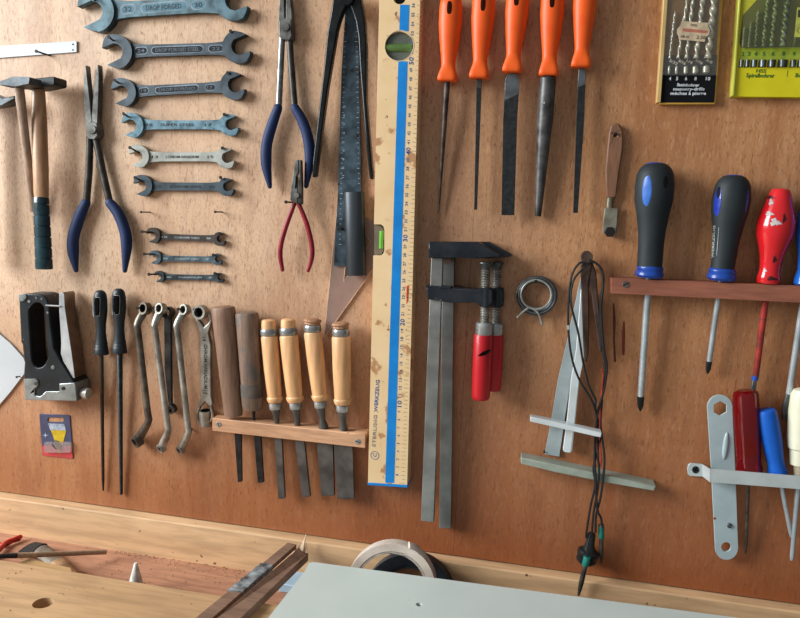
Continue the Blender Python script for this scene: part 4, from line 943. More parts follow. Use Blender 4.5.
# bar clamps -------------------------------------------------------
k1 = Z(415, 225, 100, 800); k2 = Z(415, 300, 100, 258); k3 = Z(410, 230, 120, 412)
mJAW = M('clamp_jaw', (44, 47, 52), 0.28, 0.29, (28, 32, 40), 50, fleck=((110, 112, 116), 70, 0.7))
mRAILS = M('clamp_rail', (168, 168, 164), 0.42, 0.35, (146, 146, 142), 30)
mRED = M('red_clamp_handle', (176, 20, 30), 0.4, 0, (166, 18, 28), 20, coat=.1)
mTHR = M('clamp_thread', (190, 186, 178), 0.3, 0.6, (140, 136, 130), 80)
def clamp(label, du, dv, dz, rail, hl):
    t = thing('bar_clamp', label, 'clamp', P(437 + du, 300 + dv, dz), 'bar clamps')
    o = lambda pts: [(u + du, v + dv) for u, v in pts]
    D = lambda a: a + dz
    slab('fixed_jaw', o(k1((107, 134), (505, 136), (690, 240), (662, 256), (500, 268), (106, 254))), D(.0165), mJAW, t, D(.001), 0.0012)
    slab('jaw_lip', o(k1((102, 244), (500, 252), (500, 266), (102, 258))), D(.0175), mJAW, t, D(.0005), 0.0005)
    slab('rail', rail, D(.0125), mRAILS, t, D(.0045), 0.0006)
    slab('sliding_arm', o(k3((55, 194), (235, 206), (244, 202), (280, 204), (284, 214), (284, 250), (276, 258), (240, 262), (226, 250), (140, 250), (60, 238))), D(.0170), mJAW, t, D(.0005), 0.0014)
    slab('arm_rib', o(k3((53, 190), (140, 196), (140, 203), (53, 197))), D(.0178), mJAW, t, D(.001), 0.0005)
    bm = BM(); lathe(bm, o(k3((263, 197)))[0], o(k3((262, 262)))[0], [(0, 5.4), (.05, 6.2), (.95, 6.2), (1, 5.4)], D(.0105), 18); obj('boss', bm, mJAW, t)
    turned('pressure_foot', o(k3((260, 110)))[0], o(k3((260, 140)))[0], [(0, 7.2), (.12, 7.4), (.3, 6.4), (.7, 4.4), (1, 4.2)], D(.009), M('clamp_foot', (96, 100, 98), .4, .6), t, 20)
    prof = []
    for i in range(22):
        f = i / 22; prof += [(f, 4.0), (f + .018, 4.9), (f + .026, 4.9)]
    prof.append((1, 4.0))
    turned('spindle', o(k3((260, 136)))[0], o(k3((256, 322)))[0], prof, D(.009), mTHR, t, 16)
    turned('ferrule', o(k3((256, 318)))[0], o(k3((253, 360)))[0], [(0, 7.6), (.08, 8.4), (.9, 8.4), (1, 8.2)], D(.009), mHOOP, t, 22)
    turned('handle', o(k3((252, 358)))[0], o(k3((243, hl)))[0], [(0, 8.6), (.02, 9.3), (.5, 9.5), (.93, 9.2), (.98, 8.6), (1, 7.4)], D(.009), mRED, t, 24, label='red wooden handle')
    return t
t = clamp('bar clamp in front, with a red handle, its bar next to the spirit level', 0, 0, 0.0192, k1((130, 262), (222, 262)) + k2((48, 574), (15, 570)), 581)
slab('handle_mark', k3((232, 432), (250, 418), (272, 412), (278, 414), (262, 428), (244, 432)), 0.0400, mDARK, t, 0.036, label='dark scuff on the handle')
clamp('bar clamp hanging close behind the front one, red handle half hidden', 11, 0, -0.0002, [(442.4, 258), (454.3, 258), (450.8, 528.8), (439, 528)], 549)
nail(k1((290, 275))[0], 0.030, 'rusty nail under the black clamp jaws, carrying both bar clamps', 0.0024, mat=M('rusty_nail', (104, 74, 64), .7, .3))

# ring of wire ------------------------------------------------------
wr = Z(500, 240, 180, 795)
t = thing('wire_coil', 'coil of grey solder wire with two crossed loose ends, near the clamps', 'wire coil', P(536, 295, 0))
c = P(*wr((160, 248))[0], 0.009); s = S(536, 296)
for R, r, dd, m_ in ((16.6, 3.2, .006, M('coil_dark', (120, 124, 126), .4, .5, (80, 84, 86), 90)),):
    bm = BM(); n = 48; tube3(bm, [P(*wr((160, 248))[0], dd) + V((math.cos(2 * PI * i / n), 0, math.sin(2 * PI * i / n))) * R * s for i in range(n)], r * s, 12, close=True); obj('coil', bm, m_, t)
for i, (R, dd) in enumerate(((19.0, .009), (17.6, .012), (18.6, .0045))):
    bm = BM(); n = 44; tube3(bm, [P(*wr((160 + i * 3, 248 - i * 2))[0], dd) + V((math.cos(2 * PI * j / n), 0, math.sin(2 * PI * j / n))) * R * s for j in range(n)], .9 * s, 8, close=True); obj('wire_turn', bm, M('coil_wire', (130, 134, 136), .35, .7), t)
mSOL = M('solder', (206, 206, 200), 0.35, 0.5)
pts = [(160 + 66 * math.cos(a), 240 + 64 * math.sin(a)) for a in [math.radians(62 - 322 * i / 26) for i in range(27)]]
piped('loose_wire', wr((186, 372), (178, 345), (168, 322), (150, 306), (128, 296)) + [] , 1.25, 0.013, mSOL, t, 8, 1, 5, True)
piped('loose_wire', wr((76, 342), (100, 318), (124, 300)), 1.15, 0.013, mSOL, t, 8, 1, 5, True)
piped('inner_loop', wr(*[(160 + 67 * math.cos(2 * PI * i / 30 + 2.0), 241 + 64 * math.sin(2 * PI * i / 30 + 2.0)) for i in range(30)], (132, 299)), 1.25, 0.0135, mSOL, t, 8, 1, 2)
nail(wr((160, 178))[0], 0.016, 'nail the coil of solder wire hangs from')
# ------------------------------------------------------------------ rusty dividers, aluminium squares, cables
dv = Z(540, 240, 100, 386); dt = Z(505, 380, 160, 800); db = Z(500, 430, 240, 789)
mRUST = M('rust', (88, 66, 56), 0.7, 0.25, (62, 46, 40), 80, bump=0.3)
mALU = M('aluminium', (168, 178, 180), 0.4, 0.2, (150, 160, 162), 40)
mALUB = M('aluminium_bright', (218, 224, 226), 0.32, 0.2, (198, 204, 206), 30)
mALUG = M('aluminium_dull', (158, 164, 152), 0.5, 0.15, (140, 146, 134), 40)
t = thing('square_rule', 'dull aluminium square with a wide head bar, lowest on its nail', 'square', P(582, 460, 0))
slab('blade', dv((160, 130), (170, 140), (168, 250)) + dt((330, 6), (300, 190), (272, 384), (198, 372), (236, 170), (264, 0)) + dv((104, 390)), 0.0046, mALU, t, 0.0018, 0.0003)
slab('head', dt((78, 388), (300, 434), (520, 480), (756, 530), (745, 556), (500, 513), (250, 462), (80, 420)), 0.0205, mALUG, t, 0, 0.0010)
#slab('head_lip', dt((66, 356), (772, 497), (772, 512), (756, 531), (74, 386), (66, 378)), 0.0175, mALUG, t, 0.0145, 0.0006)
t = thing('square_rule', 'small bright aluminium square lying over the wider one', 'square', P(575, 430, 0.006))
slab('blade', dv((158, 190), (172, 200), (176, 420)) + dt((372, 0), (352, 200), (335, 358), (324, 364), (296, 360), (290, 350), (312, 180), (330, 0)) + dv((140, 420)), 0.0142, mALUB, t, 0.0060, 0.0006)
slab('blade_edge', dt((372, 0), (352, 200), (336, 352), (330, 362), (325, 362), (345, 200), (364, 0)), 0.0145, mALU, t, 0.007, 0.0003)
slab('head', dt((126, 184), (200, 198), (484, 262), (480, 288), (456, 284), (125, 208)), 0.0260, mALUB, t, 0.0138, 0.0008)
t = thing('dividers', 'rusty iron dividers with a round hinge, hanging over the aluminium squares', 'dividers', P(588, 258, 0))
slab('leg', dv((159, 66), (204, 70), (196, 120), (189, 160), (190, 300), (188, 440), (180, 474), (171, 470), (166, 380), (162, 250), (157, 130)), 0.0195, mRUST, t, 0.0125, 0.0014)
slab('leg', dv((180, 70), (206, 92), (218, 130), (224, 210), (232, 300), (240, 400), (238, 440), (226, 420), (214, 330), (202, 240), (190, 160), (176, 100)), 0.0185, mRUST, t, 0.0125, 0.0014)
turned('hinge', dv((182, 66))[0], dv((182, 67))[0], [(0, 1), (1, 1)], 0.02, mRUST, t) if False else slab('hinge', circ(*dv((182, 66))[0], 6.0, 26), 0.0235, mRUST, t, 0.0110, 0.0012)
nail(dv((180, 105))[0], 0.014, 'nail behind the hinge of the rusty dividers carrying the aluminium squares', 0.0018)

mCAB = M('cable_black', (30, 31, 33), 0.4, 0, (24, 25, 27), 40); mCABR = M('cable_red', (176, 52, 36), 0.4)
t = thing('cable_bundle', 'bundle of thin black cables with two green collared probes, looped over the dividers', 'cable', P(588, 262, 0.02))
CABN = [0]
def cab(pts, r=1.05, mat=mCAB, lab=None):
    key = [(230, .0215), (300, .0250), (404, .0250), (413, .0114), (441, .0114), (449, .0238), (494, .0238), (520, .0195), (545, .0175), (620, .0170)]
    off = (CABN[0] % 3 - 1) * .0005; CABN[0] += 1; q = catmull([(float(u), float(v), 0.0) for u, v in pts], 5); out = []; ds = []
    for u, v, _ in q:
        d = key[-1][1]
        for (v0, d0), (v1, d1) in zip(key, key[1:]):
            if v0 <= v <= v1: d = d0 + (d1 - d0) * (v - v0) / (v1 - v0); break
        out.append((u, v)); ds.append(d + off)
    piped('cable', out, r, ds, mat, t, 8, 1, 0, True, label=lab)
cab(dv((176, 86), (152, 90), (126, 128), (113, 200), (109, 330), (122, 450), (152, 540), (196, 612)) + dt((448, 140), (474, 240), (476, 290), (462, 360), (442, 440)) + db((313, 180), (298, 250), (285, 330), (283, 352)), 1.1)
cab(dv((174, 104), (156, 120), (128, 160), (119, 240), (148, 360), (166, 470), (188, 560), (214, 616)) + dt((452, 130), (462, 250), (464, 380), (470, 440)) + db((322, 190), (308, 270), (302, 340)), 1.1)
cab(dv((190, 78), (214, 88), (240, 120), (243, 190), (236, 240), (238, 330), (248, 430), (258, 490), (250, 560), (238, 612)) + dt((462, 170), (452, 280), (448, 400), (452, 470)) + db((316, 200), (320, 262), (332, 290), (335, 312)), 1.2)
cab(dv((200, 84), (226, 98), (246, 150), (234, 236), (233, 330), (244, 430), (252, 500), (240, 570)) + dt((484, 120), (478, 230), (497, 380), (492, 480)) + db((330, 225), (316, 280), (314, 335)), 1.1)
cab(dv((238, 500), (245, 520), (240, 550)) + dt((488, 10), (480, 110), (472, 280), (480, 380), (478, 430)), 0.8, mCABR, 'thin red cable')
slab('white_sleeve', dv((104, 331), (112, 331), (112, 346), (104, 346)), 0.0295, M('white_sleeve', (210, 208, 202), .5), t, 0.025)
mGRN = M('green_collar', (20, 110, 98), 0.45); mPROBE = M('probe_metal', (112, 108, 100), 0.45, 0.5, (80, 76, 70), 80)
def probe(a, b_, c_, e, d, r):
    turned('probe_collar', a, b_, [(0, r * .9), (.1, r), (.9, r), (1, r * .9)], d, mGRN, t, 16, label='green collar')
    turned('probe', b_, c_, [(0, r * .62), (.15, r * .7), (.55, r * .72), (.8, r * .55), (1, r * .35)], (d, d - .003), mPROBE, t, 12)
probe(db((333, 312))[0], db((333, 356))[0], db((333, 436))[0], None, 0.015, 2.9)
turned('probe_collar_ring', db((335, 305))[0], db((333, 318))[0], [(0, 1.4), (1, 2.2)], 0.016, mPROBE, t, 12)
turned('plug', db((302, 338))[0], db((290, 408))[0], [(0, 3.0), (.05, 4.0), (.5, 4.4), (.8, 6.2), (1, 6.4)], 0.014, mBLACK, t, 18)
turned('plug_flange', db((294, 392))[0], db((279, 440))[0], [(0, 7.8), (.12, 10.6), (.3, 10.8), (.62, 9.2), (.66, 10.0), (.84, 9.4), (1, 6.0)], 0.013, mBLACK, t, 22, 0.8)
probe(db((287, 416))[0], db((280, 446))[0], db((258, 543))[0], None, 0.028, 3.6)
piped('plug_wire', db((296, 345), (288, 380), (287, 420)), 0.9, [.020, .026, .028], mCAB, t, 8)
t = nail(dt((196, 352))[0], 0.006, 'tiny bent wire nail above the wide aluminium square', 0.0006)

# ------------------------------------------------------------------ upper screwdriver rail
rk = Z(600, 260, 200, 800); sd = Z(630, 150, 130, 536); sr = Z(740, 150, 60, 247)
mRAILR = wood('red_rail', (160, 98, 74), (136, 78, 58), 30, 'x', 0.55, 0.1)
t = thing('screwdriver_rail', 'reddish wooden rail with screwdrivers standing in it, beside the dividers', 'rail', P(700, 290, 0))
slab('bar', rk((45, 73), (800, 104), (960, 111), (960, 178), (800, 171), (45, 133)), 0.028, mRAILR, t, 0, 0.0008)
screw(rk((103, 98))[0], 3.4, 0.028, 'flat slotted screw near the end of the reddish screwdriver rail', M('screw_dull', (134, 126, 120), .45, .6), rot=-.5)
mSDB = M('grip_black', (32, 39, 43), 0.6, 0, (26, 33, 37), 40, spec=.35); mSDBL = M('grip_blue', (24, 70, 156), 0.35, 0, (26, 54, 130), 40, coat=.2)
mSHAFT = M('shaft_steel', (228, 238, 244), 0.25, 0.45, (206, 216, 222), 30); mTIP = M('tip_black', (40, 42, 44), 0.45, 0.4)
def sdriver(label, top, bot, prof, col0, shaft0, shaft1, tip, r):
    t = thing('screwdriver', label, 'screwdriver', P(*top, 0), 'screwdrivers in the reddish rail')
    d = 0.0205
    turned('handle', top, bot, prof, d, mSDB, t, 26, 0.92)
    turned('collar', col0, (bot[0] + (bot[0] - col0[0]) * .02, bot[1]), [(0, prof[-1][1]), (.1, 12.6), (.25, 12.9), (.4, 12.2), (.55, 13.6), (.8, 13.8), (1, 11.5)], d, mSDBL, t, 26, 0.92, label='blue collar')
    turned('shaft', (bot[0], bot[1] - 2), shaft1, [(0, r), (1, r * .98)], (d - .002, .012), mSHAFT, t, 16)
    bm = BM(); sh = lambda th, tt: 1 - .32 * tt * (0.5 + 0.5 * math.cos(4 * th))
    lathe(bm, shaft1, tip, [(0, r * 1.06), (.6, r * 1.02), (.84, r * .66), (1, r * .25)], (.012, .011), 24, 1, sh); obj('tip', bm, mTIP, t, label='black cross tip')
    return t
a = sd((107, 53))[0]; b_ = sd((78, 526))[0]; cc = sd((84, 478))[0]
t = sdriver('largest black and blue screwdriver, nearest the rail end', a, b_, [(0, 6), (.015, 11), (.05, 15), (.1, 17.6), (.2, 18.9), (.32, 18.4), (.45, 15.6), (.58, 13.4), (.7, 12.4), (.9, 12.2)], cc, None, rk((163, 545))[0], rk((161, 604))[0], 3.3)
sc_ = S(650, 200, .03)
def oval(t, name, c, ru, rv, d, mat, rot=0.0, dn=.012):
    bm = BM(); A = P(*c, d); s = S(*c, d); ball(bm, V((0, 0, 0)), 1, ru * s, .0022, rv * s, 20)
    bmesh.ops.rotate(bm, verts=bm.verts[:], cent=(0, 0, 0), matrix=Matrix.Rotation(dn, 3, 'Z') @ Matrix.Rotation(rot, 3, 'Y'))
    bmesh.ops.translate(bm, verts=bm.verts[:], vec=A); return obj(name, bm, mat, t)
PF1 = [(0, 6), (.015, 11), (.05, 15), (.1, 17.6), (.2, 18.9), (.32, 18.4), (.45, 15.6), (.58, 13.4), (.7, 12.4), (.9, 12.2)]
fn = lathe_face(a, b_, PF1, .0205, .92)
patch('inlay', sd((70, 168))[0], 5.4, 17.5, 0.06, fn, M('inlay_blue', (60, 108, 186), .35, 0, (46, 90, 168), 40), t, label='blue oval inlay')
patch('hang_hole', sd((146, 132))[0], 2.8, 7.4, 0.04, fn, M('hole_black', (8, 9, 10), .9), t, sq=1.6)
turned('end_badge', (a[0] - .1, a[1] - .5), (a[0] - .4, a[1] + 3), [(0, 4), (.2, 8.2), (.6, 9.6), (1, 8)], 0.0205, mSDBL, t, 22, .9)
a = sd((430, 104))[0]; b_ = sd((375, 538))[0]; cc = sd((382, 488))[0]
t = sdriver('medium black and blue screwdriver with pale print along its handle', a, b_, [(0, 6), (.015, 10.5), (.05, 14), (.1, 16.4), (.22, 18.0), (.34, 17.2), (.48, 14.4), (.62, 12.4), (.75, 11.6), (.9, 11.3)], cc, None, rk((437, 405))[0], rk((430, 455))[0], 2.7)
PF2 = [(0, 6), (.015, 10.5), (.05, 14), (.1, 16.4), (.22, 18.0), (.34, 17.2), (.48, 14.4), (.62, 12.4), (.75, 11.6), (.9, 11.3)]
fn = lathe_face(a, b_, PF2, .0205, .92)
patch('inlay', sd((362, 214))[0], 4.0, 16, 0.10, fn, M('inlay_blue2', (30, 56, 160), .3, coat=.3), t, label='blue oval inlay')
patch('hang_hole', sd((365, 176))[0], 2.1, 6.4, 0.1, fn, M('hole_navy', (8, 10, 34), .9), t, lift=.0006, sq=1.7)
patch('inlay', sd((483, 215))[0], 1.6, 15, 0.10, fn, mSDBL, t, label='blue oval inlay')
turned('end_badge', (a[0], a[1] - .5), (a[0] - .4, a[1] + 3), [(0, 4), (.2, 7.6), (.6, 9), (1, 7.4)], 0.0205, mSDBL, t, 22, .9)
bm = BM()
A, B = P(*sd((338, 446))[0], .0325), P(*sd((345, 312))[0], .0335); rt = (B - A).normalized(); vw = V((-.80, -.6, 0)); up = vw.cross(rt).normalized()
text_into(bm, 'WERKZEUG', A, rt, up, 2.6 * sc_, (B - A).length)
A2, B2 = P(*sd((352, 434))[0], .0345), P(*sd((361, 320))[0], .0350)
for q0, q1 in ((A2, B2),):
    s_ = up * (.5 * sc_); vs = [bm.verts.new(p + vw * .0002) for p in (q0, q1, q1 + s_, q0 + s_)]; bm.faces.new(vs)
for v_ in bm.verts:
    u0, v0 = project(v_.co); v_.co = P(u0 + 1.6, v0, fn(u0 + 1.6, v0) + .0003)
obj('lettering', bm, M('print_grey', (170, 176, 178), .5), t)
# red painted screwdriver
t = thing('screwdriver', 'old red painted screwdriver with chipped paint and a red shaft', 'screwdriver', P(783, 190, 0), 'screwdrivers in the reddish rail')
mRP = M('red_paint', (206, 26, 34), 0.22, 0, (190, 20, 28), 20, coat=.6, fleck=((66, 22, 22), 110, 0.76))
turned('handle', sr((168, 158))[0], sr((114, 549))[0], [(0, 5), (.015, 8.4), (.06, 10.4), (.14, 12.2), (.24, 15.2), (.34, 17.6), (.42, 18.0), (.5, 17.0), (.6, 13.8), (.7, 11.2), (.8, 9.8), (.86, 9.6), (.9, 10.2), (.93, 10.9), (.985, 10.9), (1, 10)], 0.0205, mRP, t, 26, 0.92)
PF3 = [(0, 5), (.015, 8.4), (.06, 10.4), (.14, 12.2), (.24, 15.2), (.34, 17.6), (.42, 18.0), (.5, 17.0), (.6, 13.8), (.7, 11.2), (.8, 9.8), (.86, 9.6), (.9, 10.2), (.93, 10.9), (.985, 10.9), (1, 10)]
fn = lathe_face(sr((168, 158))[0], sr((114, 549))[0], PF3, .0205, .92)
for c, ru, rv, pale in (((146, 298), 5.4, 3.6, 1), ((122, 262), 4.0, 2.2, 1), ((128, 215), 2.2, 3.2, 1), ((102, 496), 1.9, 2.2, 1), ((182, 282), 1.8, 4.6, 0), ((126, 195), 4.0, 1.6, 0), ((142, 450), 2.0, 3.6, 0), ((132, 530), 5.6, 2.0, 0)):
    patch('paint_chip', sr(c)[0], ru, rv, .1, fn, M('chip_pale', (206, 196, 196), .5) if pale else M('chip_dark', (64, 22, 24), .5), t, wob=lambda a_: 1 + .28 * math.sin(3 * a_ + 1) + .18 * math.sin(7 * a_), lift=.0005 if pale else .00045, label='pale chip in the red paint' if pale else 'dark chip in the red paint')
turned('shaft', sr((114, 545))[0], rk((622, 474))[0], [(0, 3.4), (1, 2.9)], (.018, .012), M('red_shaft', (160, 50, 42), .4, 0, (112, 36, 34), 60, fleck=((86, 50, 46), 90, .62)), t, 14)
turned('band', rk((621, 464))[0], rk((619, 480))[0], [(0, 3.1), (1, 3.1)], .0121, mSDBL, t, 14, label='blue band')
slab('tip', rk((612, 478), (628, 480), (626, 515), (620, 546), (604, 542), (606, 510)), 0.0135, mGSTEEL, t, 0.0095, 0.0006)
t = thing('screwdriver', 'blue handled flat screwdriver cut off by the picture edge', 'screwdriver', P(812, 190, 0), 'screwdrivers in the reddish rail')
turned('handle', (822, 186), (806.5, 285.5), [(0, 6), (.02, 10), (.1, 14), (.3, 17.5), (.5, 17), (.7, 12), (.85, 10.4), (.93, 12), (.985, 12.5), (1, 11)], 0.0205, M('plastic_blue', (28, 96, 190), .3, 0, (22, 84, 170), 30, coat=.3), t, 24, .92)
turned('shaft', (806, 284), (789, 394), [(0, 3.3), (1, 3.0)], (.018, .012), mSHAFT, t, 14)
slab('tip', [(787, 392), (792.4, 393), (793.6, 404), (790, 414), (787.4, 421.5), (782.6, 420), (782.6, 408), (785.5, 399)], 0.0140, mGSTEEL, t, 0.0100, 0.0006)

# ------------------------------------------------------------------ lower bracket
lb = Z(660, 370, 140, 800); lc = Z(660, 460, 140, 548)
mBRK = M('bracket_alu', (186, 192, 192), 0.42, 0.2, (172, 178, 178), 30)
t = thing('tool_bracket', 'grey bent metal strip holding the small screwdrivers and the flat spanner', 'bracket', P(700, 470, 0))
slab('bar', lb((290, 566), (800, 607), (980, 621), (980, 695), (800, 681), (290, 641)), 0.0335, mBRK, t, 0.0320, 0.0004)
slab('tab', lb((172, 533), (240, 537), (252, 545), (256, 607), (246, 611), (172, 607), (160, 596), (157, 570), (161, 545)), 0.0022, mBRK, t, -0.0003, 0.0005)
bm = BM(); qa, qb = lb((248, 539), (252, 610)); ra, rb = lb((292, 566), (292, 641))
v = [P(*qa, .0022), P(*qb, .0022), P(*rb, .0335), P(*ra, .0335)]; n_ = V((-1, 0, 0)) * .0015
loft(bm, [[v[0], v[1], v[1] + n_, v[0] + n_], [v[3], v[2], v[2] + n_, v[3] + n_]]); obj('bend', bm, mBRK, t)
screw(lb((204, 571))[0], 3.6, 0.0022, 'dark cross head screw in the tab of the grey bracket', M('screw_dark', (52, 54, 56), .5, .4), rot=.4, cross=True)

mPL2 = M('plate_grey', (168, 182, 186), 0.45, 0.15, (156, 170, 174), 30)
t = thing('flat_spanner', 'flat grey pressed spanner with a hexagon hole on top, hanging in the bracket', 'spanner', P(722, 480, 0.01))
outl = [(720 + 12.7 * math.cos(math.radians(a_)), 407.6 + 12.7 * math.sin(math.radians(a_))) for a_ in range(170, 371, 10)] + [(735.2, 465), (738.2, 548)] + \
       [(726.6 + 11.3 * math.cos(math.radians(a_)), 548.6 + 11.3 * math.sin(math.radians(a_))) for a_ in range(10, 181, 10)] + [(711.4, 470)]
slab('plate', outl, 0.0125, mPL2, t, 0.0095, 0.0005, [circ(720.2, 408.5, 7.4, 6, rot=PI / 6)[::-1], circ(726.2, 547, 4.8, 24)[::-1]])
bm = BM(); ball(bm, V((0, 0, 0)), 1, .0032, .0022, .0165, 16); bmesh.ops.translate(bm, verts=bm.verts[:], vec=P(725.6, 446, .0125)); obj('rib', bm, mPL2, t)
slab('rivet', circ(729.7, 526, 2.6, 10), 0.0142, mGSTEEL, t, 0.010, 0.0005)
slab('rust_spot', circ(714.8, 518.5, 1.3, 10), 0.0127, M('rust_spot', (128, 70, 44), .8), t, .012)

t = thing('screwdriver', 'translucent dark red screwdriver behind the blue one in the bracket', 'screwdriver', P(746, 430, 0), 'small screwdrivers in the grey bracket')
n = N('red_clear'); n.b.inputs['Base Color'].default_value = lin((140, 8, 18)); n.b.inputs['Roughness'].default_value = 0.1; n.b.inputs['Transmission Weight'].default_value = 0.65; n.b.inputs['IOR'].default_value = 1.3; n.b.inputs['Coat Weight'].default_value = .5
bm = BM(); lathe(bm, (745.5, 390), (749.5, 472.5), [(0, 7), (.02, 10.6), (.06, 11.6), (.4, 12.0), (.7, 11.4), (.88, 11.0), (.95, 12.2), (1, 11.6)], 0.0205, 24, .85, lambda th, tt: 1 + .05 * math.cos(6 * th)); obj('handle', bm, n.m, t, angle=25)
turned('shaft', (748.5, 470), (745.6, 553), [(0, 1.9), (.9, 1.6), (1, .8)], (.020, .008), M('shaft_brown', (120, 110, 100), .4, .7, (88, 76, 68), 80), t, 12)
t = thing('screwdriver', 'small solid blue handled screwdriver leaning in the bracket', 'screwdriver', P(770, 440, 0), 'small screwdrivers in the grey bracket')
turned('handle', (766.0, 409), (778.0, 474.5), [(0, 6.5), (.015, 8.4), (.05, 9.4), (.2, 9.9), (.45, 9.6), (.65, 8.6), (.8, 7.9), (.88, 8.4), (.95, 9.6), (1, 9.2)], 0.0225, M('blue_small', (18, 90, 184), .45, 0, (14, 80, 168), 30), t, 24, .9)
turned('shaft', (778.6, 472), (791.4, 537), [(0, 2.2), (.92, 2.0), (1, 1.2)], (.022, .010), mSHAFT, t, 12)
t = thing('screwdriver', 'cream white handled screwdriver at the picture edge, in the grey bracket', 'screwdriver', P(802, 430, 0), 'small screwdrivers in the grey bracket')
turned('handle', (804, 388.5), (800, 464), [(0, 6), (.02, 9.4), (.08, 11.6), (.3, 13), (.62, 13.2), (.78, 12.2), (.8, 10.4), (1, 9.8)], 0.0215, M('cream_white', (218, 214, 192), .35, 0, (206, 202, 178), 20), t, 24, .9)
turned('neck', (799.8, 463), (799.2, 477), [(0, 6.4), (.3, 5.6), (1, 5.2)], 0.0215, clear('clear_neck', (220, 206, 180), .6, .2), t, 18)
turned('shaft', (799, 474), (791.8, 560), [(0, 2.4), (.95, 2.2), (1, 1.6)], (.0215, .008), mSHAFT, t, 12)

# ------------------------------------------------------------------ drill packs
dp = Z(640, 0, 160, 800); dq = Z(655, 50, 70, 800); ds = Z(655, 0, 70, 800); dy = Z(710, 0, 90, 795)
mDRL = M('drill_steel', (236, 244, 248), 0.3, 0.35, (206, 214, 218), 60); mDRD = M('drill_dark', (138, 150, 150), 0.35, 0.45, (84, 92, 92), 60)
def drill_bit(t, bot, top, r, d, mat, turns=5, name='drill_bit'):
    bm = BM(); n = 60
    lathe(bm, bot, top, [(i / n, r * 1.25 * (1 if i < n - 2 else .5)) for i in range(n + 1)], d, 14, 1, lambda th, tt: .76 + .24 * math.cos(2 * th), turns * 2 * PI); obj(name, bm, mat, t, angle=60)
BOLD[0] = 0.022
t = thing('drill_pack', 'slim pack of masonry drills with a price sticker and black printed foot', 'drill pack', P(690, 50, 0))
slab('tray', dp((142, -260), (452, -260), (414, 0), (379, 512), (372, 521), (98, 521), (95, 512), (124, 0)), 0.0075, M('tray_yellow', (200, 160, 70), .4, 0, (180, 140, 60), 30), t, 0, 0.0006)
slab('card', dp((156, -260), (430, -260), (398, 0), (382, 278), (118, 278), (138, 0)), 0.0078, M('card_brown', (116, 88, 58), .5, 0, (100, 76, 50), 20), t, 0.0072)
slab('tray_edge', dp((138, -260), (158, -260), (140, 0), (104, 512), (84, 512), (118, 0)), 0.0110, M('tray_cream', (198, 168, 116), .35, 0, (180, 148, 92), 20), t, -0.0003, 0.0006)
slab('print_band', dp((118, 276), (386, 276), (380, 380), (106, 380)), 0.0080, M('band_grey', (50, 58, 68), .7, spec=.1), t, 0.0074)
slab('black_label', dp((106, 379), (381, 379), (371, 512), (100, 512)), 0.0082, M('band_black', (18, 18, 22), .7, spec=.1), t, 0.0074)
bits = [((148, 292), (176, 56), 1.0), ((190, 292), (243, -40), 1.35), ((232, 292), (272, -70), 1.7), ((280, 292), (324, -90), 2.2), ((338, 292), (382, -110), 2.9)]
for lo_, hi_, r in bits: drill_bit(t, dp(lo_)[0], dp(hi_)[0], r, 0.0105, mDRL, 3.4)
for (u, v_), w in zip(((146, 350), (183, 350), (229, 350), (276, 350), (330, 348)), (1.3, 1.5, 2.2, 2.8, 3.2)):
    q = dp((u, v_))[0]; turned('drill_tip', (q[0] + .2, q[1] - 4), (q[0] - .2, q[1] + 4), [(0, w * .5), (.15, w), (.85, w), (1, w * .5)], .0085, mDRL, t, 12)
bm = BM(); dd = .0084
for s_, u0, v0, u1, v1, h in (('4', 158, 345, 182, 346, 38), ('5', 238, 345, 262, 346, 38), ('6', 340, 345, 366, 346, 38), ('8', 448, 345, 474, 346, 38), ('10', 578, 345, 630, 347, 38),
        ('Steinbohrer', 250, 414, 506, 418, 34), ('masonry-drills', 208, 462, 566, 462, 34), ('mèches à pierre', 176, 512, 582, 512, 36)):
    write(bm, s_, dq((u0, v0))[0], dq((u1, v1))[0], h * .0875, dd)
for s_, u0, v0, u1, v1 in (('5/32', 160, 130, 250, 175), ('3/16', 262, 130, 342, 172), ('1/4', 356, 128, 420, 162), ('5/16', 456, 124, 536, 168), ('3/8', 580, 120, 648, 160)):
    write(bm, s_, dq((u0, v0))[0], dq((u1, v1))[0], 2.6, dd)
obj('lettering', bm, M('label_white', (222, 226, 230), .5), t)
st_ = slab('price_sticker', ds((306, 238), (602, 262), (606, 296), (628, 345), (618, 392), (584, 420), (566, 478), (272, 450), (268, 412), (250, 380), (254, 330), (288, 292)), 0.0146, M('sticker', (226, 214, 202), .6), t, 0.0142)
slab('red_print', ds((318, 322), (604, 350), (598, 382), (312, 358)), 0.0147, M('sticker_red', (206, 120, 106), .6), st_, 0.0146)
bm = BM(); write(bm, '2.50', ds((470, 442))[0], ds((574, 450))[0], 3.4, .0148); write(bm, 'NR 41', ds((290, 428))[0], ds((380, 436))[0], 2.4, .0148); write(bm, 'TOOL', ds((400, 298))[0], ds((480, 304))[0], 2.4, .0148)
obj('lettering', bm, M('sticker_ink', (110, 96, 92), .6), st_)
mCV = clear('drill_cover', (246, 242, 234), .03, .06)
slab('cover', dp((160, -255), (428, -255), (398, 2), (383, 374), (110, 374), (136, 2)), 0.0152, mCV, t, 0.0149)

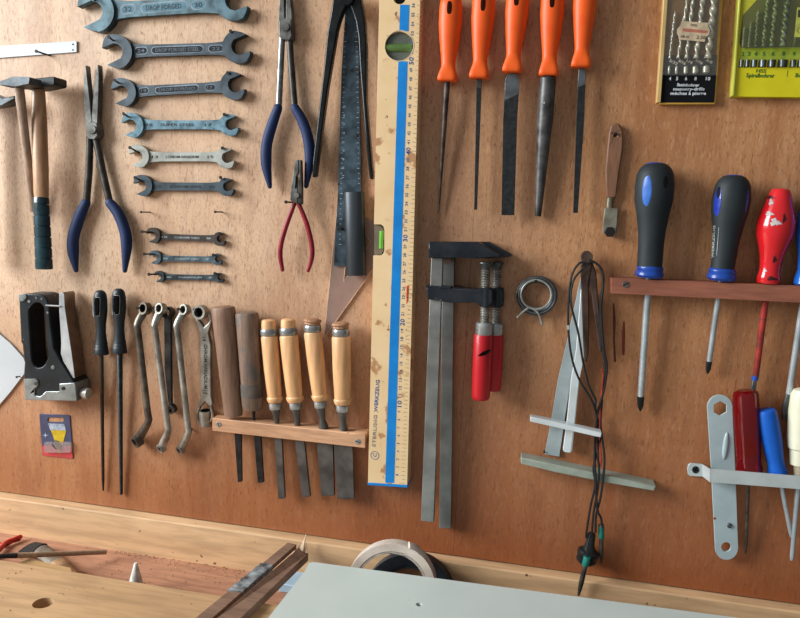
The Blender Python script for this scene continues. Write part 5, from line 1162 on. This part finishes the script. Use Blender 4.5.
t = thing('drill_pack', 'wide bright yellow pack of metal drills with a printed size row', 'drill pack', P(775, 50, 0))
mYEL = M('pack_yellow', (206, 194, 28), .4, 0, (196, 184, 24), 30)
slab('tray', dp((526, -260), (1000, -260), (1000, 488), (800, 486), (462, 482), (498, 0)), 0.0100, mYEL, t, 0, 0.0006)
slab('tray_edge', dp((520, -260), (532, -260), (506, 0), (472, 478), (460, 480), (494, 0)), 0.0130, M('pack_edge', (196, 196, 80), .3, 0, (150, 150, 60), 20), t, -0.0003, 0.0006)
slab('window_card', dy((412, -40), (2200, -40), (2200, 410), (275, 422), (262, 380), (288, 138), (412, 0)), 0.0103, M('window_olive', (96, 92, 48), .5, 0, (76, 76, 48), 16), t, 0.0095)
slab('size_band', dy((276, 424), (1600, 408), (1600, 515), (262, 528)), 0.0104, M('band_green', (156, 170, 54), .45), t, 0.0098)
for lo_, hi_, r in (((290, 416), (306, 236), 1.0), ((342, 416), (366, 184), 1.3), ((402, 414), (428, 92), 1.6), ((470, 412), (514, -20), 1.9), ((545, 410), (590, -60), 2.3), ((640, 408), (694, -90), 2.9), ((742, 408), (756, 330), 1.4)):
    drill_bit(t, dy(lo_)[0], dy(hi_)[0], r, 0.0128, mDRD, 3.4)
slab('blue_holder', dy((380, 360), (470, 380), (680, 376), (680, 412), (380, 416)), 0.0110, M('holder_blue', (34, 54, 96), .5), t, 0.0100)
for u0, u1 in ((252, 292), (302, 346), (356, 412), (424, 494), (504, 578), (592, 682), (702, 756), (768, 830), (850, 930), (950, 1040)):
    sh_ = slab('shank_slot', dy((u0 + 8, 528), (u1 + 8, 526), (u1, 592), (u0, 596)), 0.0105, M('slot_olive', (66, 62, 34), .5), t, 0.0098)
    w = (u1 - u0) * .30 * .113; q = dy(((u0 + u1) / 2 + 4, 560))[0]
    turned('drill_shank', (q[0] + .2, q[1] - 3.4), (q[0] - .2, q[1] + 3.4), [(0, w), (1, w)], .0108, mDRD, sh_, 10)
bm = BM()
for s_, u in (('2', 276), ('3', 330), ('4', 390), ('5', 462), ('6', 542), ('8', 636), ('4', 728), ('5', 800), ('6', 880)):
    q = dy((u, 494 - (u - 276) * .012))[0]; write(bm, s_, q, (q[0] + 2.9, q[1]), 3.9, .0106)
write(bm, 'HSS', dp((580, 362))[0], dp((630, 363))[0], 3.2, .0102); write(bm, 'Spiralbohrer', dp((530, 386))[0], dp((672, 388))[0], 4.0, .0102)
write(bm, 'HSS', dp((800, 364))[0], dp((850, 365))[0], 3.2, .0102); write(bm, 'Bohrer', dp((776, 386))[0], dp((860, 388))[0], 4.0, .0102)
q0, q1 = dp((738, 352))[0], dp((734, 384))[0]; ext(bm, [(q0[0], q0[1]), (q0[0] + .5, q0[1]), (q1[0] + .5, q1[1]), (q1[0], q1[1])], .0102, .0099)
obj('lettering', bm, M('pack_green', (50, 108, 40), .5), t)
lbx = slab('side_label', dy((772, 66), (1100, 62), (1090, 318), (745, 328)), 0.0152, M('label_pale', (214, 210, 130), .5), t, 0.0148)
slab('black_print', dy((778, 86), (1000, 84), (998, 148), (775, 152)), 0.0153, mDARK, lbx, 0.0152)
bm = BM(); ring3(bm, P(*dy((800, 268))[0], .01525), V((0, -1, 0)), 3.0 * S(790, 30), 2.4 * S(790, 30), .00004, 22); obj('logo', bm, M('label_olive', (120, 112, 60), .5), lbx)
slab('cover', dp((530, -255), (998, -255), (998, 240), (508, 240)), 0.0160, clear('drill_cover2', (244, 246, 220), .03, .08), t, 0.0156)
# ------------------------------------------------------------------ light
def area(name, loc, aim, w, h, power, col):
    l = bpy.data.lights.new(name, 'AREA'); l.shape = 'RECTANGLE'; l.size = w; l.size_y = h; l.energy = power; l.color = col
    o = bpy.data.objects.new(name, l); COL.objects.link(o); o.location = loc
    o.rotation_euler = (V(aim) - V(loc)).to_track_quat('-Z', 'Y').to_euler(); return o
area('window_light', (-2.3, -1.05, 2.25), (-0.1, 0, 1.4), 1.5, 1.3, 146, (0.95, 1.0, 1.0))
wd = bpy.data.worlds.new('daylight'); SC.world = wd; wd.use_nodes = True; nt = wd.node_tree
bg = nt.nodes['Background']; tc = nt.nodes.new('ShaderNodeTexCoord'); sx = nt.nodes.new('ShaderNodeSeparateXYZ')
dt_ = nt.nodes.new('ShaderNodeVectorMath'); dt_.operation = 'DOT_PRODUCT'; dt_.inputs[1].default_value = (0.66, 0.70, -0.25); nt.links.new(tc.outputs['Generated'], dt_.inputs[0])
mr = nt.nodes.new('ShaderNodeMapRange'); mr.inputs[1].default_value = -1; mr.inputs[2].default_value = 1
nt.links.new(dt_.outputs['Value'], mr.inputs[0]); rp = nt.nodes.new('ShaderNodeValToRGB'); e = rp.color_ramp.elements
e[0].position = 0; e[0].color = (0.95, 0.97, 1.0, 1); e[1].position = 1; e[1].color = (0.12, 0.11, 0.11, 1)
m = e.new(0.40); m.color = (0.44, 0.47, 0.48, 1)
nt.links.new(mr.outputs[0], rp.inputs[0]); nt.links.new(rp.outputs['Color'], bg.inputs['Color']); bg.inputs['Strength'].default_value = 0.45
SC.view_settings.view_transform = 'Standard'; SC.view_settings.look = 'None'; SC.view_settings.exposure = 0.0
